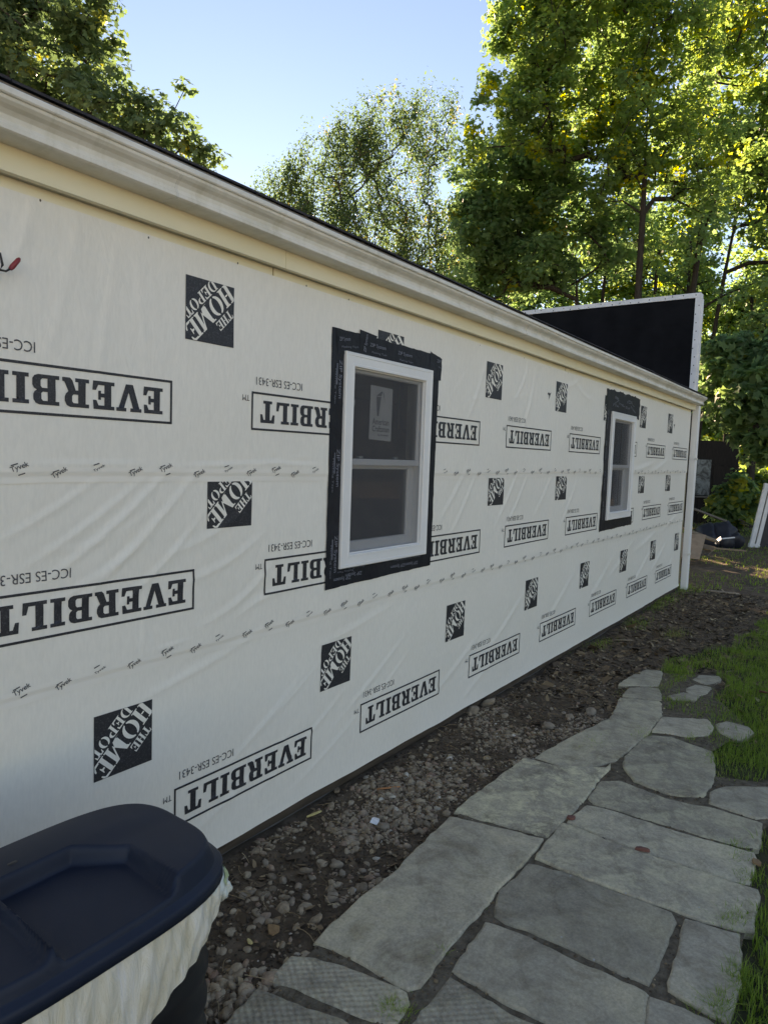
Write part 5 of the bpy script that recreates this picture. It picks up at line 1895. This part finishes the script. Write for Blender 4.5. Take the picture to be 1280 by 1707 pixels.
# ================================================================== TREES
MAPLE = np.array([(0, 0), (.34, .06), (.24, .30), (.58, .55), (.24, .62), (0, 1.0), (-.24, .62), (-.58, .55), (-.24, .30), (-.34, .06)])
MAPLE_F = [(0, 1, 2), (0, 2, 4), (2, 3, 4), (0, 4, 6), (4, 5, 6), (0, 6, 8), (6, 7, 8), (0, 8, 9)]
OVAL = np.array([(0, 0), (.26, .32), (.20, .68), (0, 1.0), (-.20, .68), (-.26, .32)])
OVAL_F = [(0, 1, 2), (0, 2, 3), (0, 3, 4), (0, 4, 5)]
PATCH = np.array([(0, 0), (.42, .30), (.30, .85), (-.25, .95), (-.45, .35)])
PATCH_F = [(0, 1, 2), (0, 2, 3), (0, 3, 4)]


def leaves_mesh(name, C, rad, per, size, tmpl, mat, parent, rng, cvar, flat=.6, droop=.5):
    T, TF = tmpl
    n = len(C) * per
    cen = np.repeat(C, per, 0)
    r = np.repeat(rad, per)
    d = rng.normal(0, 1, (n, 3))
    d /= np.linalg.norm(d, axis=1)[:, None]
    q = rng.uniform(0, 1, n) ** .45
    P = cen + d * (r * q)[:, None] * np.array([1, 1, flat])
    # normals lean up and outwards
    N = d * .7 + np.array([0, 0, .75]) + rng.normal(0, .45, (n, 3))
    N /= np.linalg.norm(N, axis=1)[:, None]
    A = np.cross(N, rng.normal(0, 1, (n, 3)) + d * 1.5); A /= np.linalg.norm(A, axis=1)[:, None] + 1e-9
    B = np.cross(N, A)
    B[:, 2] -= droop; B /= np.linalg.norm(B, axis=1)[:, None]
    s = size * np.clip(np.exp(rng.normal(0, .32, n)), .45, 1.7)
    k = len(T)
    curl = .25 * (T[:, 0] ** 2) - .12 * T[:, 1] ** 2
    V = P[:, None, :] + s[:, None, None] * (T[None, :, 0, None] * A[:, None, :] + T[None, :, 1, None] * B[:, None, :] - curl[None, :, None] * N[:, None, :])
    F = (np.array(TF)[None] + (np.arange(n) * k)[:, None, None]).reshape(-1, 3)
    var = np.clip(np.repeat(cvar, per) + rng.normal(0, .10, n), 0, 1)
    return np_mesh(name, V.reshape(-1, 3), F, mat, parent, False, {'var': np.repeat(var, k)})


def make_tree(name, label, group, base, lean, ells, n_cl, per, cl_r, leaf, tmpl, lmat, bmat, seed, yellow=.1, hole=.34, twig=.008, flat=.6, trunk_h=None, rmax=.32, upright=.3, cat='tree', top_backlight=None, droop=.5):
    """trunk and limbs grown towards points spread through the crown, leaf clusters on the ends"""
    rng = np.random.default_rng(seed)
    root = empty(name, (base[0], base[1], GZ - .05))
    tag(root, label, cat, group)
    o3 = np.array([base[0], base[1], GZ - .05])
    ells = [(np.array(c, float) - o3, np.array(r, float) if np.ndim(r) else np.array([r, r, r], float)) for c, r in ells]
    vol = np.array([np.prod(r) for c, r in ells]) ** .72; vol = vol / vol.sum()
    pts = []
    while len(pts) < n_cl:
        i = rng.choice(len(ells), p=vol)
        c, r = ells[i]
        d = rng.normal(0, 1, 3); d /= np.linalg.norm(d)
        p = c + d * r * rng.uniform(.15, 1) ** .5 * rng.uniform(.88, 1.08)
        h = vnoise(p[0] + p[2] * .7, p[1] + p[2] * .5 + seed, seed, .75)
        if h < hole or p[2] < .5: continue
        pts.append(p)
    pts = np.array(pts)
    top = pts[:, 2].max()
    ctr = np.average([c for c, r in ells], axis=0, weights=vol)
    th = trunk_h or max(1.5, pts[:, 2].min() + .78 * (top - pts[:, 2].min()))
    nodes = []; par = []
    m = max(6, int(th / .5))
    for i in range(m + 1):
        t = i / m
        b = np.array([lean[0] * t * t + .12 * math.sin(t * 5 + seed), lean[1] * t * t + .12 * math.cos(t * 4 + seed), th * t])
        nodes.append(b); par.append(i - 1)
    nodes = list(nodes)
    first = int(m * .3)
    order = np.argsort(np.linalg.norm(pts - (np.array([ctr[0], ctr[1], th * .6])), axis=1))
    tips = []
    for q in order:
        p = pts[q]
        A = np.array(nodes)
        d = p - A
        L = np.linalg.norm(d, axis=1)
        cost = L + upright * np.clip(A[:, 2] - p[2] + .35 * L, 0, None) * 2
        cost[:first] += 50
        j = int(np.argmin(cost))
        a = nodes[j]
        D = p - a
        ln = np.linalg.norm(D)
        k = max(1, int(ln / .55))
        prev = j
        side = rng.normal(0, .07, 3) * ln
        for s in range(1, k + 1):
            t = s / k
            b = a + D * t + side * math.sin(math.pi * t) + np.array([0, 0, .14 * ln * math.sin(math.pi * t)])
            nodes.append(b); par.append(prev); prev = len(nodes) - 1
        tips.append(prev)
    N = np.array(nodes); par = np.array(par)
    rad = np.zeros(len(N))
    ex = 2.35
    acc = np.zeros(len(N))
    for t in tips: acc[t] += twig ** ex
    for i in range(len(N) - 1, -1, -1):
        acc[i] = max(acc[i], (twig * .9) ** ex)
        if par[i] >= 0: acc[par[i]] += acc[i]
    rad = np.minimum(acc ** (1 / ex), rmax)
    for i in range(m + 1):
        rad[i] *= 1 - .72 * (i / m) ** 1.2
    rad[0] *= 1.35; rad[1] *= 1.1
    # tubes for every segment
    ch = np.where(par >= 0)[0]
    Pa, Pb = N[par[ch]], N[ch]
    ra, rb = rad[par[ch]], rad[ch]
    ra = np.where(ch <= m, ra, np.minimum(ra, rb * 1.5))
    T = Pb - Pa; T /= np.linalg.norm(T, axis=1)[:, None] + 1e-9
    X = np.cross(T, np.array([.31, .17, .93])); X /= np.linalg.norm(X, axis=1)[:, None] + 1e-9
    Y = np.cross(T, X)
    sd = 6
    a = np.arange(sd) * 2 * np.pi / sd
    ring = np.cos(a)[None, :, None] * X[:, None] + np.sin(a)[None, :, None] * Y[:, None]
    V = np.concatenate([Pa[:, None] + ring * ra[:, None, None], Pb[:, None] + ring * rb[:, None, None]], 1).reshape(-1, 3)
    fq = np.array([(i, (i + 1) % sd, sd + (i + 1) % sd, sd + i) for i in range(sd)])
    F = (fq[None] + (np.arange(len(ch)) * 2 * sd)[:, None, None]).reshape(-1, 4)
    np_mesh('trunk', V, F, M[bmat], root, True)
    C = N[tips]
    cv = np.clip(rng.beta(2.2, 2.6, len(C)) * .75 + (vnoise(C[:, 0], C[:, 2] + C[:, 1], seed + 5, .45) - .5) * .25, 0, .85)
    yl = rng.uniform(0, 1, len(C)) < yellow
    cv[yl] = rng.uniform(.82, .98, yl.sum())
    if top_backlight is not None:
        cv = np.clip(cv + top_backlight(C + o3), 0, 1)
    leaves_mesh('crown', C, cl_r * rng.uniform(.7, 1.3, len(C)), per, leaf, tmpl, M[lmat], root, rng, cv, flat, droop)
    return root


def pxe(px, py, t, rx, ry=None, rd=None):
    """crown lobe: centre seen at a place of the photograph at depth t, radii in its pixels"""
    k = t / FPX
    ry = ry or rx
    rd = rd or rx * .7
    return (at_depth(px, py, t), (max(rx, rd) * k * .9 + rx * k * .1 if False else rx * k, (rd or rx) * k, ry * k))


def base_at(px, t):
    p = at_depth(px, 790, t)
    return (p.x, p.y)


MP = (MAPLE, MAPLE_F)
OV = (OVAL, OVAL_F)
PT = (PATCH, PATCH_F)


def build_trees():
    G1 = 'trees around the house'
    # maple behind the house, top left
    make_tree('maple_tree', 'maple behind the roof at the top left with the sun behind it', G1, base_at(-120, 15), (1.0, -.4),
              [pxe(-60, 20, 15, 190, 170), pxe(90, 90, 14.5, 150, 130), pxe(150, 20, 14.5, 90, 80), pxe(190, 170, 14, 90, 75), pxe(262, 190, 14, 68, 62), pxe(300, 245, 14, 58, 45), pxe(298, 145, 14, 32, 30), pxe(215, 110, 14, 45, 50), pxe(190, 40, 14.5, 40, 50), pxe(325, 262, 14, 32, 30), pxe(235, 240, 14, 70, 50),
               pxe(-180, 40, 15.5, 150, 140), pxe(0, -60, 15, 150, 80), pxe(20, 200, 14.5, 120, 70)],
              640, 44, .42, .125, MP, 'shade_leaf', 'bark', 3, .05, .33)
    # light airy tree in the middle
    make_tree('birch_tree', 'airy pale leaved tree rising behind the middle of the roof', G1, base_at(712, 27), (-.6, .2),
              [pxe(665, 270, 27, 85, 120), pxe(600, 300, 27, 70, 105), pxe(700, 220, 27, 50, 75), pxe(530, 330, 27, 65, 80), pxe(480, 340, 27, 50, 55), pxe(570, 250, 27, 35, 50), pxe(730, 330, 27, 45, 90), pxe(640, 400, 27, 120, 70), pxe(690, 470, 27, 90, 60), pxe(755, 420, 27, 45, 80), pxe(510, 300, 27, 50, 70), pxe(455, 325, 27, 45, 35), pxe(745, 220, 27, 30, 70), pxe(560, 290, 27, 50, 95), pxe(610, 240, 27, 40, 80), pxe(530, 380, 27, 90, 50), pxe(740, 320, 27, 45, 110)],
              1450, 38, .36, .095, OV, 'pale_leaf', 'bark_pale', 8, .05, .30, .006, 1.9, None, .14, .9, 'tree', None, -.5)
    # big maple, top right
    def backlit_top(C):
        return .16 * np.clip((C[:, 2] - 8.0) / 5.0, 0, 1) * (vnoise(C[:, 0], C[:, 1] + C[:, 2], 91, .6) > .45)  # yellow put into the upper leaves for sunlight shining through them
    make_tree('maple_tree', 'tall maple at the upper right, backlight painted yellow into its top', G1, base_at(1050, 19), (-.5, .3),
              [pxe(1000, 60, 18, 170, 150), pxe(900, 60, 18, 80, 110), pxe(1130, 80, 18.5, 170, 180), pxe(880, 190, 18, 70, 80), pxe(838, 40, 18, 32, 45), pxe(818, 150, 18, 32, 32), pxe(790, 235, 18, 35, 38), pxe(1000, 230, 18, 150, 110), pxe(1010, -40, 18.5, 180, 90), pxe(1240, 0, 19, 130, 130), pxe(1180, 250, 18.5, 120, 100)],
              1200, 50, .44, .115, MP, 'maple_leaf', 'bark', 12, .05, .38, .006, .6, None, .17, .3, 'tree', backlit_top)
    # darker maple lower, left of it
    make_tree('maple_tree', 'dark green maple left of the tall yellow topped one', G1, base_at(955, 22), (-.8, .1),
              [pxe(850, 320, 21, 80, 110), pxe(930, 330, 21, 110, 110), pxe(800, 380, 21, 55, 80), pxe(772, 320, 21, 36, 42), pxe(1020, 370, 21, 90, 90), pxe(880, 440, 21, 110, 50), pxe(800, 460, 21, 70, 40)],
              540, 44, .50, .14, MP, 'dark_leaf', 'bark', 21, .06, .36, .007, .6, None, .15)
    # crooked tree at the right edge
    make_tree('maple_tree', 'crooked dark limbed tree at the right edge of the photo', G1, base_at(1150, 24), (1.2, -1.6),
              [pxe(1240, 300, 23, 90, 90), pxe(1290, 200, 22, 110, 110), pxe(1330, 400, 22, 110, 100), pxe(1200, 200, 23, 60, 70), pxe(1150, 330, 23, 60, 60), pxe(1390, 150, 22, 150, 170)],
              420, 44, .52, .15, MP, 'maple_leaf', 'bark', 33, .05, .34, .008, .6, None, .26)
    # low spreading branches beside the house corner
    make_tree('young_maple', 'young dark maple with low branches beside the far house corner', G1, base_at(1330, 15), (-.3, .2),
              [pxe(1225, 600, 14.5, 60, 45), pxe(1270, 640, 14, 70, 55), pxe(1330, 600, 14, 80, 80), pxe(1240, 690, 14.5, 60, 40), pxe(1200, 650, 15, 35, 50), pxe(1290, 730, 14, 50, 40)],
              230, 62, .40, .14, MP, 'dark_leaf', 'bark', 41, .08, .28, .007, .5, None, .11)
    # understorey and trees filling behind
    back = [(800, 34, 640, 'narrow tree behind the birch and the dark maple', 'dark_leaf', 300, 420, 110, 260, 71), (930, 33, 520, 'tall background tree behind the dark maple', 'dark_leaf', 300, 400, 140, 300, 72),
            (1085, 30, 480, 'tall background tree behind the black roof panel', 'maple_leaf', 340, 380, 150, 280, 73), (1210, 32, 470, 'background tree right of the black roof panel', 'dark_leaf', 340, 400, 130, 300, 74),
            (1330, 30, 420, 'background tree past the right edge of the photo', 'maple_leaf', 300, 380, 150, 300, 75), (560, 38, 520, 'distant low tree under the birch crown', 'dark_leaf', 180, 440, 120, 90, 76)]
    for px, t, _, lab, lm, ncl, cy, rx, ry, sd in back:
        make_tree('background_tree', lab, 'trees of the wood behind', base_at(px, t), (.3, .3),
                  [pxe(px, cy, t, rx * .62, ry * .62), pxe(px - rx * .4, cy + ry * .3, t, rx * .5, ry * .45), pxe(px + rx * .4, cy + ry * .25, t, rx * .5, ry * .45), pxe(px, cy + ry * .65, t, rx * .6, ry * .35)],
                  int(ncl * .9), 44, .75, .17, PT, lm, 'bark', sd, .10, .40, .012, .7, None, .3)
    x, y = 23.5, 9.8  # unseen tree, added to shade the sunny ground past the house corner
    make_tree('background_tree', 'unseen low tree added behind the far roof end to shade the ground', 'trees of the wood behind', (x, y), (.2, .2),
              [((x, y, 4.4), (3.6, 3.2, 3.0)), ((x + 2, y - 2, 4.6), (2.6, 2.4, 2.4)), ((x - 2, y + 1.5, 4.2), (2.6, 2.4, 2.4))], 260, 40, .8, .2, PT, 'dark_leaf', 'bark', 91, .05, .2, .01, .7, None, .2)
    # bare straight stems in the wood
    for i, (px, t, r, h) in enumerate(((1045, 24, .17, 11), (1078, 26, .13, 10), (1140, 20, .16, 9), (985, 27, .12, 10), (1120, 28, .12, 11), (1262, 21, .13, 9), (1238, 24, .09, 8))):
        x, y = base_at(px, t)
        rt = empty('tree_stem', (x, y, GZ - .05))
        tag(rt, ['straight dark stem rising right of the black panel middle', 'thin stem behind the black panel', 'stem just behind the black panel corner', 'thin stem left of the black panel middle', 'far thin stem above the black panel end', 'dark stem above the white leaning frame', 'slender stem between shed and white frame'][i], 'tree', 'bare stems in the wood')
        P = [(.25 * math.sin(k * .9 + i), .2 * math.cos(k * .7 + i), h * k / 9) for k in range(10)]
        V, F = tube_arrays(P, np.linspace(r, r * .45, 10), 8)
        np_mesh('trunk', V, np.array(F), M['bark'], rt, True)
        rng = np.random.default_rng(100 + i)
        nb = 7
        Vs, Fs, n = [], [], 0
        tips = []
        for b in range(nb):
            z = h * rng.uniform(.3, .98)
            k = int(z / h * 9)
            a = rng.uniform(0, 6.28); L = rng.uniform(.8, 2.0)
            Q = [(P[k][0] + math.cos(a) * L * s, P[k][1] + math.sin(a) * L * s, z + L * .45 * s + .1 * math.sin(s * 4)) for s in np.linspace(0, 1, 5)]
            v, f = tube_arrays(Q, np.linspace(r * .28, .012, 5), 5)
            Vs.append(v); Fs.append(np.array(f) + n); n += len(v)
            tips += [Q[-1], Q[-2], Q[2]]
        for v, f in zip(Vs, Fs):
            np_mesh('limb', v, f - f.min(), M['bark'], rt, True)
        C = np.array(tips)
        leaves_mesh('crown', C, np.full(len(C), .6), 46, .14, MP, M['dark_leaf'], rt, rng, rng.beta(2, 2.5, len(C)), .6)
    # shrubs at ground level in the gap at the right
    for i, (px, t, w, hgt, lm, lab) in enumerate(((1215, 26, 1.6, 2.4, 'maple_leaf', 'sunlit yellow green shrub behind the shed'), (1255, 24, 1.4, 1.9, 'maple_leaf', 'sunlit yellow green shrub behind the white frame'), (1310, 25, 2.0, 2.6, 'maple_leaf', 'bushy shrub at the right edge behind the frame'),
                                                    (1170, 27, 1.8, 3.2, 'dark_leaf', 'dark shrub behind the shed roof'), (1232, 19.5, .75, 1.7, 'dark_leaf', 'dark shrub added to darken the right end of the shed'), (1290, 33, 3.0, 4.2, 'maple_leaf', 'tall far shrub beyond the white frame'), (1220, 36, 3.2, 4.6, 'maple_leaf', 'tall far shrub beyond the shed'))):  # the shrub before the shed is added to dim and partly hide it
        x, y = base_at(px, t)
        make_tree('shrub', lab, 'shrubs under the trees', (x, y), (.1, .1), [((x, y, GZ + hgt * .5), (w * .7, w * .7, hgt * .5)), ((x + w * .4, y, GZ + hgt * .35), (w * .5, w * .5, hgt * .35)), ((x - w * .4, y + .2, GZ + hgt * .4), (w * .5, w * .5, hgt * .4))],
                  90, 60, .36, .15, PT, lm, 'bark', 200 + i, .3, .2, .006, .8, hgt * .5, .05, .3, 'shrub')


build_trees()


def build_distant_woods():
    rng = np.random.default_rng(5)
    n = 4400
    az = rng.uniform(R(-52), R(78), n)
    d = rng.uniform(52, 66, n)
    z = rng.uniform(0, 1, n) ** .8 * (8.5 + 4 * fnoise(az * 9, az * 0, 4, 1, 3))
    C = np.stack([d * np.cos(az), d * np.sin(az) - 2, GZ + z + .3], 1)
    o = leaves_mesh('distant_woods', C, np.full(n, 1.3), 8, .9, PT, M['dark_leaf'], None, rng, rng.beta(2, 2.4, n), .8)
    tag(o, 'far off wood closing the view behind the trees', 'woods', kind='stuff')


build_distant_woods()
